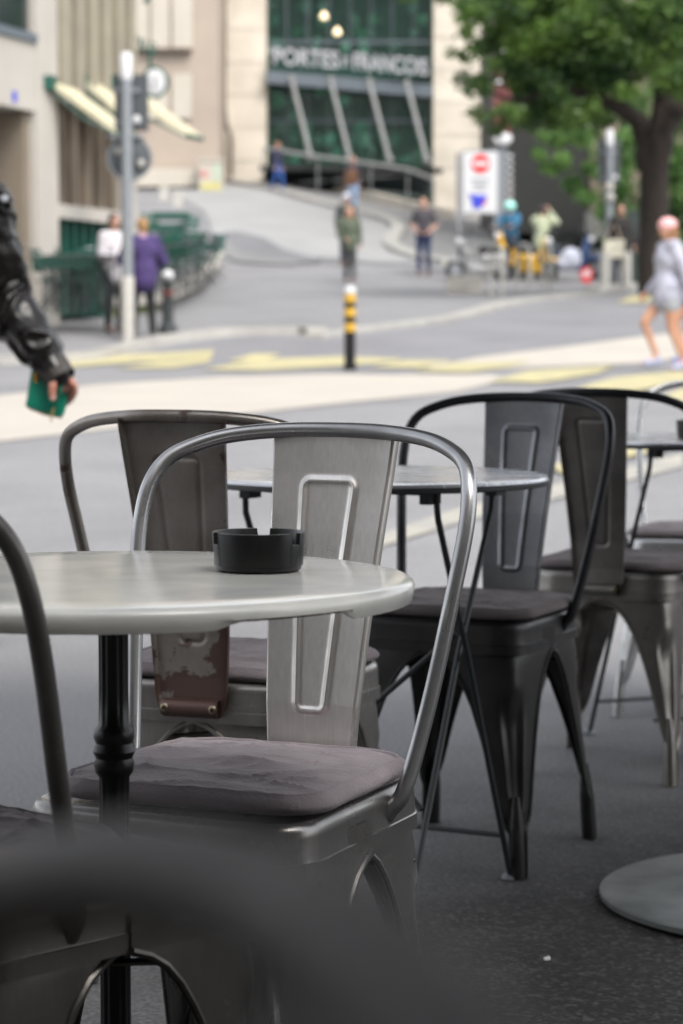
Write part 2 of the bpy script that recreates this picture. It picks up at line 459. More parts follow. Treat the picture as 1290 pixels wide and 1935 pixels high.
sheet('pale_gutter', gp((398, 450), (420, 446), (455, 480), (560, 497), (560, 503), (450, 498), (410, 480)), M['walk'], .022)
# low stone parapet along the uphill pavement
def parapet():
    top = [(420, 325), (500, 333), (600, 352), (690, 372), (770, 392), (850, 410)]
    b = MB()
    pts = [G(x, y + 6) for x, y in top]
    for a, c in zip(pts, pts[1:]):
        t = (c - a); t.z = 0; t.normalize(); s = Vector((-t.y, t.x, 0)) * .15
        dn = Vector((0, 0, -.3)); up = Vector((0, 0, .35))
        b.add([a - s + dn, c - s + dn, c - s + up, a - s + up, a + s + dn, c + s + dn, c + s + up, a + s + up],
              [(0, 1, 2, 3), (4, 7, 6, 5), (3, 2, 6, 7), (0, 4, 5, 1), (0, 3, 7, 4), (1, 5, 6, 2)])
    tag(b.build('parapet_wall', M['stone_light'], smooth=False), 'low pale stone wall running downhill below the glazed building front', 'wall')
parapet()

# ------------------------------------------------------------------ buildings
def rectbox(b, x0, y0, x1, y1, Y, depth, proud=0):
    """box whose front face stands at distance Y and covers x0..x1, y0..y1 there"""
    a = P(x0, y1, Y); c = P(x1, y0, Y)
    X0, X1, Z0, Z1 = a.x, c.x, a.z, P(x0, y0, Y).z
    yy = Y - proud
    b.box(((X0 + X1) / 2, yy + depth / 2, (Z0 + Z1) / 2), (abs(X1 - X0), depth, abs(Z1 - Z0)))
    return b

# glazed shop building
GY = 88.0
gb = thing('shop_building', 'pale stone building with tall dark green glass front and slanting steel struts', 'building', (P(660, 380, GY).x, GY, 4))
def part(b, name, m, root, smooth=False):
    L = Vector(root.location)
    b.v = [v - L for v in b.v]
    return b.build(name, m, root, smooth)
b = MB(); rectbox(b, 395, -420, 502, 345, GY, 6); rectbox(b, 818, -420, 938, 430, GY, 6); rectbox(b, 502, -420, 818, -60, GY, 6)
part(b, 'wall', M['stone'], gb)
b = MB(); rectbox(b, 412, -420, 424, 345, GY, .3, .25); part(b, 'pilaster', M['stone_pink'], gb)
for y in range(-380, 340, 62):
    b = MB(); rectbox(b, 426, y, 500, y + 1, GY, .1, .02); part(b, 'masonry_joint', M['concrete'], gb)
    b = MB(); rectbox(b, 822, y + 14, 934, y + 15, GY, .1, .02); part(b, 'masonry_joint', M['concrete'], gb)
b = MB(); p = P(424, 60, GY - .35)
b.tube([P(424, -200, GY - .4), P(424, 200, GY - .4), P(427, 236, GY - .4), P(436, 256, GY - .4), P(437, 335, GY - .4)], .07, 8)
part(b, 'downpipe', M['bronze'], gb)
# glass, interior, mullions
b = MB(); rectbox(b, 502, -60, 818, 400, GY + .5, .05)
gl = part(b, 'glass_front', M['shop_glass'], gb)
b = MB(); rectbox(b, 496, -60, 824, 400, GY + 4.5, .1); part(b, 'back_wall', mat('inner_wall', (.16, .26, .22), .9, col2=(.05, .09, .075), nscale=.8), gb)
b = MB(); rectbox(b, 496, 118, 824, 146, GY + .9, 3.4); part(b, 'floor_slab', M['frame_grey'], gb)
_r = random.Random(21)
_cm = [mat('display_%d' % i, c, .7) for i, c in enumerate(((.50, .58, .55), (.16, .36, .25), (.75, .78, .76), (.07, .18, .12), (.34, .30, .28), (.26, .44, .40)))]
for i in range(88):
    b = MB(); yy = _r.choice((165, 190, 215, 240, 262, 285, 300)) if i < 64 else _r.choice((10, 35, 60, 85)); xx = _r.uniform(506, 806)
    ww, hh = _r.uniform(8, 30), _r.uniform(10, 34)
    c0 = P(xx, yy, GY + _r.uniform(.9, 2.6)); b.ell(c0, (ww / 104, .25, hh / 104), 10, Matrix.Rotation(_r.uniform(-.5, .5), 3, 'Y'))
    b.box(c0 - Vector((0, 0, hh / 130)), (ww / 80, .4, .12))
    part(b, 'display_item', _r.choice(_cm), gb, True)
b = MB()
for x in (541, 581, 621, 661, 701, 741, 781):
    rectbox(b, x - .8, -60, x + .8, 100, GY + .5, .12, .10)
for x in (541, 581, 621, 661, 701, 741, 781):
    rectbox(b, x - .6, 150, x + .6, 312, GY + .5, .10, .09)
rectbox(b, 502, 78, 818, 82, GY + .5, .14, .13); rectbox(b, 502, 228, 818, 230, GY + .5, .14, .12)
part(b, 'mullion', M['frame_grey'], gb)
A, B = P(502, 132, GY - .5), P(822, 160, GY + .1)
b = MB(); e = Vector((0, 0, P(500, 122, GY).z - P(500, 146, GY).z))
b.prism([A, B, B - e, A - e], (0, .6, 0)); part(b, 'canopy_beam', M['frame_grey'], gb)
for (x0, y0, x1, y1) in ((550, 148, 587, 298), (624, 150, 661, 303), (697, 153, 735, 302), (768, 157, 806, 304)):
    b = MB(); b.tube([P(x0, y0, GY - .7), P(x1, y1, GY - 1.9)], .085, 10)
    b.ell(P(x1, y1, GY - 1.9), (.16, .16, .16), 10); b.ell(P(x0, y0, GY - .7), (.14, .14, .14), 10)
    part(b, 'strut', M['strut'], gb, True)
b = MB(); b.prism([P(496, 316, GY - 1), P(818, 316, GY - 1), P(836, 322, GY - 1), P(818, 330, GY - 1), P(800, 380, GY + .2), P(496, 352, GY + .2)], (0, .5, 0))
part(b, 'dark_plinth', M['glass_grey'], gb)
b = MB(); b.prism([P(490, 312, GY - 1.6), P(836, 318, GY - 1.6), P(836, 326, GY - 1.6), P(490, 320, GY - 1.6)], (0, .8, 0)); part(b, 'ledge', M['black'], gb)
b = MB(); rectbox(b, 640, 338, 816, 376, GY + .15, .1, .25)
part(b, 'lower_window', M['glass'], gb)
b = MB()
A = [P(498, 280, GY - 3), P(600, 296, GY - 3.2), P(700, 309, GY - 3.4), P(770, 320, GY - 3.6), P(818, 338, GY - 3.8)]
b.tube(A, .06, 8)
for q in A: b.tube([q, Vector((q.x, q.y, gz(q.x, q.y)))], .03, 6)
tag(b.build('handrail', M['strut']), 'pale metal handrail sloping down in front of the green glass building', 'railing')
# lit lamps seen through the upper glass, mounted just in front of the pane frames
for i, (x, y, r) in enumerate(((612, 32, .14), (637, 62, .14))):
    o = MB().lathe([(0.02, .2), (r * .6, .12), (r, 0), (r * .8, -.06), (.02, -.09)], (0, 0, 0), 14).build('display_lamp', M['lamp'], loc=P(x, y, GY + .3))
    tag(o, ('warm lit lamp highest left of centre in the shop glazing', 'warm lit lamp low in the upper shop glazing, nearest the lettering', 'warm lamp at the upper edge of the glazing, left of a twin', 'warm lamp at the upper edge of the glazing, right of a twin')[(0, 1, 2, 3)[i]], 'lamp', 'lamps in the shop glazing')
# lettering
def text(name, body, h, m, A, B, parent=None, ext=.05, sx=1.0, bold=0):
    cu = bpy.data.curves.new(name, 'FONT'); cu.body = body; cu.size = 1; cu.extrude = ext; cu.offset = bold
    to = bpy.data.objects.new(name, cu); C.objects.link(to)
    dg = bpy.context.evaluated_depsgraph_get()
    me = bpy.data.meshes.new_from_object(to.evaluated_get(dg)); bpy.data.objects.remove(to); bpy.data.curves.remove(cu)
    xs = [v.co.x for v in me.vertices]; x0, x1 = min(xs), max(xs)
    A, B = Vector(A), Vector(B); wd = (B - A).length; d = (B - A).normalized(); up = Vector((0, 0, 1)); nn = d.cross(up)
    for v in me.vertices:
        u = (v.co.x - x0) / (x1 - x0) * wd
        v.co = d * u + up * (v.co.y / .72 * h) + nn * v.co.z
    me.materials.clear(); me.materials.append(m)
    o = bpy.data.objects.new(name, me); C.objects.link(o)
    if parent: o.parent = parent; o.location = A - Vector(parent.location)
    else: o.location = A
    return o
sg = thing('shop_sign', 'row of big white metal letters PORTES ST FRANÇOIS across the green glass', 'sign', P(512, 130, GY - .6))
LH = P(0, 95, GY).z - P(0, 127, GY).z
text('lettering', "‘PORTES", LH, M['steel_sign'], P(508, 120, GY - .6), P(640, 129, GY - .4), sg, .08, bold=.02)
text('lettering', "ST", LH * .6, M['steel_sign'], P(645, 126, GY - .4), P(662, 127, GY - .4), sg, .08, bold=.02)
text('lettering', "FRANÇOIS", LH, M['steel_sign'], P(668, 131, GY - .4), P(808, 142, GY - .2), sg, .08, bold=.02)

# brownish stone building with tall panels, further left
pb = thing('panelled_building', 'pinkish stone building with tall recessed panels beside the downpipe', 'building', (P(320, 330, 84).x, 84, 5))
b = MB(); rectbox(b, 150, -500, 412, 350, 84, 5); part(b, 'wall', M['stone_pink'], pb)
b = MB()
for x0, x1 in ((250, 279), (286, 318), (326, 362)):
    rectbox(b, x0, -300, x1, 92, 84, .2, .12)
for x0, x1, y0 in ((250, 318, 140), (326, 362, 140)):
    rectbox(b, x0, y0, x1, 224, 84, .2, .12)
part(b, 'panel', M['stone_light'], pb)
b = MB(); rectbox(b, 262, 92, 362, 99, 84, .3, .32); part(b, 'cornice', M['bronze'], pb)
b = MB(); rectbox(b, 240, 318, 420, 352, 83, .8); part(b, 'plinth', M['stone_light'], pb)
# dark building on the right, with a shop opening
db = thing('dark_clad_building', 'charcoal clad building with black shop opening behind the parked scooters', 'building', (P(1050, 480, 66).x, 66, 4))
b = MB(); rectbox(b, 938, -100, 1115, 440, 66, 8); part(b, 'cladding', M['dark_grey'], db)
b = MB(); rectbox(b, 1115, -400, 1700, 560, 70, 6); part(b, 'wall', M['brown_wall'], db)
b = MB(); rectbox(b, 1040, 436, 1190, 540, 65, .8); part(b, 'shop_opening', M['black'], db)
b = MB()
for x in (1075, 1100, 1120, 1128, 1150, 1168):
    rectbox(b, x, 452, x + 6, 540, 64.9, .1)
part(b, 'door_frame', M['iron'], db)
b = MB(); rectbox(b, 1108, 400, 1160, 452, 65, 1, .6); part(b, 'pale_panel', M['white_dirty'], db)
b = MB(); rectbox(b, 930, 150, 965, 402, 80, 2); 
tag(b.build('stone_pier', M['stone_light'], smooth=False), 'narrow pale stone pier glimpsed between the wide pillar and the dark building', 'pier')
# big back street blocks that close the view, out of frame above
b = MB(); rectbox(b, 900, -500, 1500, 520, 110, 6); tag(b.build('rear_building', M['stone_pink'], smooth=False), 'stone building block closing the view behind the tree foliage', 'building')

# banner totem with badge
tt = thing('banner_totem', 'tall dark red banner column with a pale oval badge behind the road sign', 'sign', onG(P(948, 420, 60).x, 60))
b = MB(); rectbox(b, 932, 90, 966, 260, 60, .2); part(b, 'red_board', M['red_dark'], tt)
b = MB(); rectbox(b, 932, 278, 958, 410, 60, .2); part(b, 'grey_board', M['galv'], tt)
b = MB(); c = P(950, 262, 59.85)
b.ell(c, (.23, .04, .15), 18); part(b, 'oval_badge', M['white'], tt, True)
b = MB()
for i, y in enumerate((92, 112, 150, 205)):
    rectbox(b, 935, y, 961, y + 6, 59.9, .06)
for y in range(292, 400, 14):
    rectbox(b, 959, y, 969, y + 5, 59.9, .06)
part(b, 'white_text_line', M['white'], tt)
b = MB(); rectbox(b, 958, 340, 966, 400, 60, .15); part(b, 'red_strip', M['red_dark'], tt)
b = MB(); rectbox(b, 945, 400, 951, 520, 60.05, .1); part(b, 'post', M['galv'], tt)

# building on the left edge, its wall runs away along the street
O1 = Vector((-4.8, 34, 0)); D1 = Vector((.31, .95, 0)).normalized(); N1 = Vector((D1.y, -D1.x, 0))
ROT1 = Matrix((D1, N1, Vector((0, 0, 1)))).transposed()
def wbox(b, s0, s1, n0, n1, z0, z1):
    return b.box(O1 + D1 * (s0 + s1) / 2 + N1 * (n0 + n1) / 2 + Vector((0, 0, (z0 + z1) / 2)), (s1 - s0, n1 - n0, z1 - z0), ROT1)
lb = thing('corner_building', 'beige concrete building with vertical metal fins and a dark recess at the left edge', 'building', O1 + Vector((0, 0, 1.2)))
b = MB(); wbox(b, -9, 1.25, -6, 0, 4.22, 5.22); wbox(b, -9, 1.25, -6, 0, 7.8, 12); wbox(b, 1.25, 1.98, -.5, .02, 1.0, 12); wbox(b, 4.75, 4.95, -6, .02, 1.2, 12); part(b, 'wall', M['concrete'], lb)
b = MB(); wbox(b, -9, 1.2, -6, -.08, 5.26, 7.75); part(b, 'window', M['glass_grey'], lb)
b = MB(); wbox(b, -9, 1.25, -.02, .05, 5.2, 5.32); part(b, 'window_sill', M['frame_grey'], lb)
b = MB(); wbox(b, -9, 1.25, -2.6, -2.4, .8, 4.2); wbox(b, 1.05, 1.24, -2.4, -.1, .8, 4.2); part(b, 'recess_wall', M['brown_wall'], lb)
b = MB(); wbox(b, 1.98, 4.75, -.6, -.25, 4.55, 12); part(b, 'fin_backing', M['bronze'], lb)
for k in range(6):
    b = MB(); wbox(b, 2.02 + k * .5, 2.22 + k * .5, -.25, .12, 4.5, 12); part(b, 'fin', M['fin'], lb)
b = MB(); wbox(b, 1.98, 4.75, -.6, -.35, 2.95, 4.55); part(b, 'shaded_glazing', M['bronze'], lb)
b = MB()
for k in range(6): wbox(b, 2.1 + k * .5, 2.2 + k * .5, -.35, -.22, 2.95, 4.5)
part(b, 'glazing_bar', M['brown_wall'], lb)
b = MB(); wbox(b, 1.98, 4.75, -.6, -.05, 2.75, 2.95); part(b, 'lintel', M['concrete'], lb)
b = MB(); wbox(b, 1.98, 4.75, -.6, -.3, 1.3, 2.75); part(b, 'shopfront_glass', M['green_glass2'], lb)
b = MB()
for k in range(9): wbox(b, 2.0 + k * .33, 2.1 + k * .33, -.3, -.2, 1.3, 2.75)
part(b, 'green_window_frame', M['green'], lb)
b = MB(); c = P(15, 183, 34.0); b.box(c + N1 * .1, (.08, .03, .16), ROT1)
tag(b.build('wall_plaque', M['blue'], smooth=False), 'tiny blue plaque on the beige wall at the far left', 'plaque')
# awnings
for i, (x0, y0, x1, y1, Y) in enumerate(((96, 158, 222, 250, 35.6), (156, 154, 240, 226, 36.8), (214, 156, 352, 256, 38.0))):
    a = P(x0, y0, Y); c = P(x1, y1, Y)
    t = thing('awning', ('yellow and white slatted awning, nearest of the three over the green shopfront', 'yellow awning in the middle, partly behind the signal pole', 'yellow awning with brown underside reaching out right of the signal pole')[i], 'awning', a, 0, 'yellow awnings on the corner building')
    o2 = Vector((.33, 1.0, 0)) * .62
    d = c - a; up = Vector((-d.z, 0, d.x)).normalized() * .035
    b = MB().add([Vector() - up, d - up, d - up + o2, o2 - up, Vector() + up, d + up, d + up + o2, o2 + up], [(0, 1, 2, 3), (4, 7, 6, 5), (0, 4, 5, 1), (1, 5, 6, 2), (2, 6, 7, 3), (3, 7, 4, 0)])
    b.build('cloth', M['awning'], t, False)
    b = MB().box((-.06, .2, 0), (.26, .8, .2)); b.build('housing', M['green'], t, False)
    b = MB().tube([d, d + o2], .04, 8); b.tube([Vector((0, 0, -.1)), d * .5 + Vector((0, 0, -.16)), d - Vector((0, 0, .03))], .018, 6); b.build('arm', M['green'], t)
    b = MB().add([d - up * 1.2, d - up * 1.2 + o2, d + o2 - Vector((0, 0, .2)), d - Vector((0, 0, .2))], [(0, 1, 2, 3)])
# clock hanging from the facade
ck = thing('hanging_clock', 'round white clock in green ring with curly green letters above it', 'clock', P(292, 155, 40))
b = MB(); cc = P(292, 155, 40)
RY = Matrix.Rotation(R(90), 3, 'X')
ring = [cc + Vector((math.cos(a) * .2, 0, math.sin(a) * .24)) for a in [2 * math.pi * k / 28 for k in range(28)]]
b.tube(ring, .028, 8, closed=True); part(b, 'rim', M['green'], ck)
b = MB(); b.ell(cc, (.19, .035, .23), 24); part(b, 'clock_face', M['white'], ck)
b = MB(); b.box(cc + Vector((.03, -.045, .05)), (.09, .012, .014), Matrix.Rotation(R(-50), 3, 'Y')); b.box(cc + Vector((0, -.045, -.06)), (.012, .012, .14)); part(b, 'clock_hand', M['black'], ck)
b = MB(); b.tube([cc + Vector((-.06, 0, .24)), cc + Vector((-.09, 0, .36)), cc + Vector((-.05, 0, .5)), cc + Vector((-.08, 0, .56))], .03, 8)
b.tube([cc + Vector((-.9, .3, .5)), cc + Vector((.02, 0, .5))], .02, 6)
b.tube([cc + Vector((-.16, 0, 1.28)), cc + Vector((-.10, 0, 1.36)), cc + Vector((-.02, 0, 1.5))], .04, 8)
part(b, 'bracket', M['green'], ck)
A = P(252, 86, 40); B = P(296, 104, 40)
text('green_lettering', 'PALO', .19, M['green'], A, B, ck, .02, bold=.03)

# overhead: the cafe behind the camera and the parasol beside the view
cb = thing('cafe_building', 'dark cafe frontage behind the terrace', 'building', (0, -2.2, 0))
b = MB(); b.box((0, -.3, 4.0), (24, .6, 8)); b.build('wall', mat('cafe_wall', (.34, .315, .285), .8), cb, False)
b = MB()
for x in (-6, -3, 0, 3, 6): b.box((x, .03, 1.5), (2.2, .06, 2.4))
b.build('window', M['glass_grey'], cb, False)
aw = thing('shade_awning', 'unseen dark cloth awning added to shade the near terrace', 'awning', (0, -2, 2.9))  # out of view, added to keep sky light off the near terrace
b = MB().add([(-8, 0, .0), (8, 0, .0), (8, 2.0, -.42), (-8, 2.0, -.42), (-8, 0, .04), (8, 0, .04), (8, 2.1, -.38), (-8, 2.1, -.38)], [(0, 1, 2, 3), (4, 7, 6, 5), (0, 4, 5, 1), (1, 5, 6, 2), (2, 6, 7, 3), (3, 7, 4, 0)])
b.build('cloth', mat('awning_dark', (.035, .032, .03), .9), aw, False)
b = MB()
for x in (-7.5, 7.5): b.tube([(x, 0, -.1), (x, 1.95, -.45)], .03, 8)
b.build('arm', M['iron'], aw)
px_ = thing('parasol', 'pedestal of a big parasol, its round grey metal base plate on the dark asphalt', 'parasol', (.80, 4.05, 0.004))
b = MB().lathe([(.352, 0), (.36, .003), (.36, .011), (.356, .014), (.06, .018)], n=72); b.build('base_plate', mat('zinc_plate', (.24, .255, .25), .40, .7, col2=(.13, .14, .14), nscale=6, rvar=.18, bump=.08, bscale=30), px_)
b = MB().lathe([(.045, .017), (.045, .25), (.024, .27), (.024, 2.5), (.01, 2.53)], n=20); b.build('pole', M['iron'], px_)
b = MB()
n = 8; RR = 1.75
vs = [Vector((0, 0, 2.72))] + [Vector((RR * math.cos(2 * math.pi * k / n), RR * math.sin(2 * math.pi * k / n), 2.22)) for k in range(n)]
b.add(vs + [v - Vector((0, 0, .01)) for v in vs], [(0, k + 1, (k + 1) % n + 1) for k in range(n)] + [(n + 1, (k + 1) % n + n + 2, k + n + 2) for k in range(n)] + [(k + 1, (k + 1) % n + 1, (k + 1) % n + n + 2, k + n + 2) for k in range(n)])
b.build('canopy', mat('parasol_cloth', (.05, .045, .042), .9), px_, False)

# ------------------------------------------------------------------ trees
def leafmat(name, c1, c2, tr=.35):
    m = bpy.data.materials.new(name); N, L = nodes_of(m)
    b = N['Principled BSDF']; out = N['Material Output']
    g = N.new('ShaderNodeObjectInfo'); tc = N.new('ShaderNodeTexCoord')
    n = N.new('ShaderNodeTexNoise'); n.inputs['Scale'].default_value = 1.1; n.inputs['Detail'].default_value = 7
    L.new(tc.outputs['Object'], n.inputs[0])
    r = N.new('ShaderNodeMapRange'); r.inputs[1].default_value = .38; r.inputs[2].default_value = .62; L.new(n.outputs[0], r.inputs[0])
    mx = N.new('ShaderNodeMix'); mx.data_type = 'RGBA'; mx.inputs[6].default_value = (*c1, 1); mx.inputs[7].default_value = (*c2, 1)
    L.new(r.outputs[0], mx.inputs[0]); L.new(mx.outputs[2], b.inputs['Base Color'])
    b.inputs['Roughness'].default_value = .5
    t = N.new('ShaderNodeBsdfTranslucent'); L.new(mx.outputs[2], t.inputs[0])
    ms = N.new('ShaderNodeMixShader'); ms.inputs[0].default_value = tr
    L.new(b.outputs[0], ms.inputs[1]); L.new(t.outputs[0], ms.inputs[2]); L.new(ms.outputs[0], out.inputs[0])
    return m
M['leaf'] = leafmat('leaf', (.018, .058, .012), (.115, .20, .035))
M['leaf2'] = leafmat('leaf_light', (.06, .14, .04), (.165, .29, .08), .45)
def leaves(name, clumps, m, parent, per=240, size=.11, rnd=None):
    rnd = rnd or random.Random(3)
    vs = []; fs = []
    L = Vector(parent.location)
    for (c, r, sc) in clumps:
        for _ in range(int(per * sc)):
            u = Vector((rnd.gauss(0, 1), rnd.gauss(0, 1), rnd.gauss(0, 1))).normalized() * (r * rnd.random() ** .42)
            u.z *= .75
            p = c + u - L
            a = Vector((rnd.gauss(0, 1), rnd.gauss(0, 1), rnd.gauss(0, .6) - .4)).normalized()
            bb = a.orthogonal().normalized(); bb.rotate(Matrix.Rotation(rnd.random() * 6.28, 3, a))
            s = size * rnd.uniform(.6, 1.35)
            o = len(vs)
            vs += [p, p + a * s * .5 + bb * s * .32, p + a * s, p + a * s * .5 - bb * s * .32]
            fs.append((o, o + 1, o + 2, o + 3))
    me = bpy.data.meshes.new(name); me.from_pydata([tuple(v) for v in vs], [], fs); me.materials.append(m)
    o = bpy.data.objects.new(name, me); C.objects.link(o); o.parent = parent
    return o
def limb(b, pts, r0, r1, jitter=.05, rnd=random):
    pts = catmull(pts, 5); n = len(pts)
    b.tube([p + Vector((rnd.uniform(-1, 1), rnd.uniform(-1, 1), 0)) * jitter for p in pts], [r0 + (r1 - r0) * i / (n - 1) for i in range(n)], 10)
TY = 46.0
base = G(1232, 548); 
tr = thing('plane_tree', 'big broadleaf tree with dark forked trunk and spreading crown on the right', 'tree', (P(1232, 540, TY).x, TY, gz(P(1232, 540, TY).x, TY)))
rt = random.Random(11)
b = MB(); q = lambda x, y, Y: P(x, y, Y) - tr.location
limb(b, [q(1236, 560, TY), q(1234, 500, TY), q(1236, 400, TY), q(1237, 300, TY), q(1234, 235, TY)], .32, .25, .02, rt)
limb(b, [q(1234, 330, TY), q(1262, 230, TY), q(1300, 195, TY), q(1380, 120, TY + 1)], .25, .12, .04, rt)
limb(b, [q(1225, 320, TY), q(1212, 240, TY), q(1188, 215, TY - .3), q(1150, 195, TY - .6), q(1080, 170, TY - 1), q(1000, 120, TY - 1.5)], .22, .06, .03, rt)
limb(b, [q(1240, 260, TY), q(1255, 180, TY), q(1238, 120, TY - .2), q(1200, 80, TY - .5), q(1120, 20, TY - 1), q(1000, -40, TY - 1)], .20, .06, .03, rt)
limb(b, [q(1245, 220, TY), q(1262, 120, TY + .2), q(1300, 10, TY), q(1350, -120, TY)], .18, .08, .03, rt)
limb(b, [q(1180, 210, TY), q(1160, 140, TY - .4), q(1150, 60, TY - .6), q(1120, -60, TY - .6)], .12, .05, .03, rt)
limb(b, [q(1060, 165, TY - 1), q(980, 190, TY - 1.6), q(930, 175, TY - 2)], .06, .03, .02, rt)
b.build('trunk', M['bark'], tr)
cl = []
spots = [(900, 10, 62), (960, -10, 75), (1010, 40, 80), (930, 70, 62), (985, 95, 66), (1060, 60, 80), (1110, 20, 80), (1150, 80, 75), (1080, 130, 70), (1020, 150, 66), (955, 140, 55), (915, 150, 42), (1140, 150, 65),
         (1000, 200, 52), (1060, 210, 55), (960, 205, 40), (1120, 215, 50), (1190, 60, 75), (1215, 120, 60), (1270, 80, 75), (1290, 20, 80), (1230, 10, 75), (1280, 150, 55), (1175, 170, 40), (850, -30, 52), (800, -45, 40), (880, 100, 22), (852, 96, 12), (893, 55, 34), (830, -5, 30), (905, 215, 24), (940, 240, 22), (880, 150, 22), (770, -10, 18), (1040, -60, 90), (1180, -70, 100), (1320, -60, 100), (1330, 120, 70)]
for (x, y, r) in spots:
    n = 4 if r > 45 else (2 if r > 25 else 1)
    for k in range(n):
        Y = TY + rt.uniform(-3.2, .8) if r > 45 else TY + rt.uniform(-2.6, -.8)
        cx, cy = (x + rt.uniform(-.45, .45) * r, y + rt.uniform(-.4, .4) * r) if n > 1 else (x, y)
        rr = r * (rt.uniform(.38, .7) if n > 1 else 1) / 100
        cl.append((P(cx, cy, Y), rr, (rr / .45) ** 2 * 1.1))
leaves('crown', cl, M['leaf'], tr, 300, .13, rt)
# bright drooping sapling behind and hedge
sp = thing('young_tree', 'light green drooping tree behind the right signal pole', 'tree', onG(P(1160, 500, 60).x, 60))
b = MB(); q = lambda x, y, Y: P(x, y, Y) - sp.location
limb(b, [q(1165, 520, 60), q(1160, 420, 60), q(1150, 320, 60), q(1120, 230, 60)], .10, .04, .02, rt)
b.build('trunk', M['bark'], sp)
cl = []
for (x, y, r) in [(1040, 260, 38), (1080, 240, 46), (1120, 260, 50), (1160, 290, 50), (1190, 340, 46), (1040, 320, 22), (1075, 350, 32), (1110, 370, 30), (1130, 330, 40), (1180, 400, 40), (1165, 450, 26), (1190, 250, 46), (1060, 300, 24), (1200, 470, 34), (1020, 290, 18), (1140, 400, 30)]:
    for k in range(3):
        cl.append((P(x + rt.uniform(-.5, .5) * r, y + rt.uniform(-.4, .4) * r, 60 + rt.uniform(-1, 1)), r * .5 / 76, .62))
leaves('crown', cl, M['leaf2'], sp, 260, .13, rt)
sp2 = thing('park_tree', 'leafy green tree standing right of the dark forked trunk', 'tree', onG(P(1330, 500, 61).x, 61))
b = MB(); q = lambda x, y, Y: P(x, y, Y) - sp2.location
limb(b, [q(1345, 520, 61), q(1340, 400, 61), q(1330, 260, 61)], .16, .08, .02, rt); b.build('trunk', M['bark'], sp2)
cl = []
for (x, y, r) in [(1290, 220, 50), (1280, 290, 46), (1300, 350, 50), (1285, 400, 40), (1340, 300, 70), (1340, 400, 60), (1290, 450, 40), (1345, 470, 50), (1310, 160, 60)]:
    for k in range(3):
        cl.append((P(x + rt.uniform(-.5, .5) * r, y + rt.uniform(-.4, .4) * r, 61 + rt.uniform(-1, 1)), r * .6 / 75, .95))
leaves('crown', cl, M['leaf2'], sp2, 240, .14, rt)
sp3 = thing('background_tree', 'dense green tree filling the view behind the tall dark trunk', 'tree', onG(P(1230, 500, 62).x, 62))
b = MB(); q = lambda x, y, Y: P(x, y, Y) - sp3.location
limb(b, [q(1235, 520, 62), q(1230, 400, 62), q(1220, 260, 62)], .2, .1, .02, rt); b.build('trunk', M['bark'], sp3)
cl = []
for x in range(990, 1400, 44):
    for y in range(-30, 430, 50):
        if y > 190 and x < 1130: continue
        cl.append((P(x + rt.uniform(-20, 20), y + rt.uniform(-20, 20), 62 + rt.uniform(-1.5, 1.5)), .52, .8))
leaves('crown', cl, M['leaf2'], sp3, 200, .17, rt)

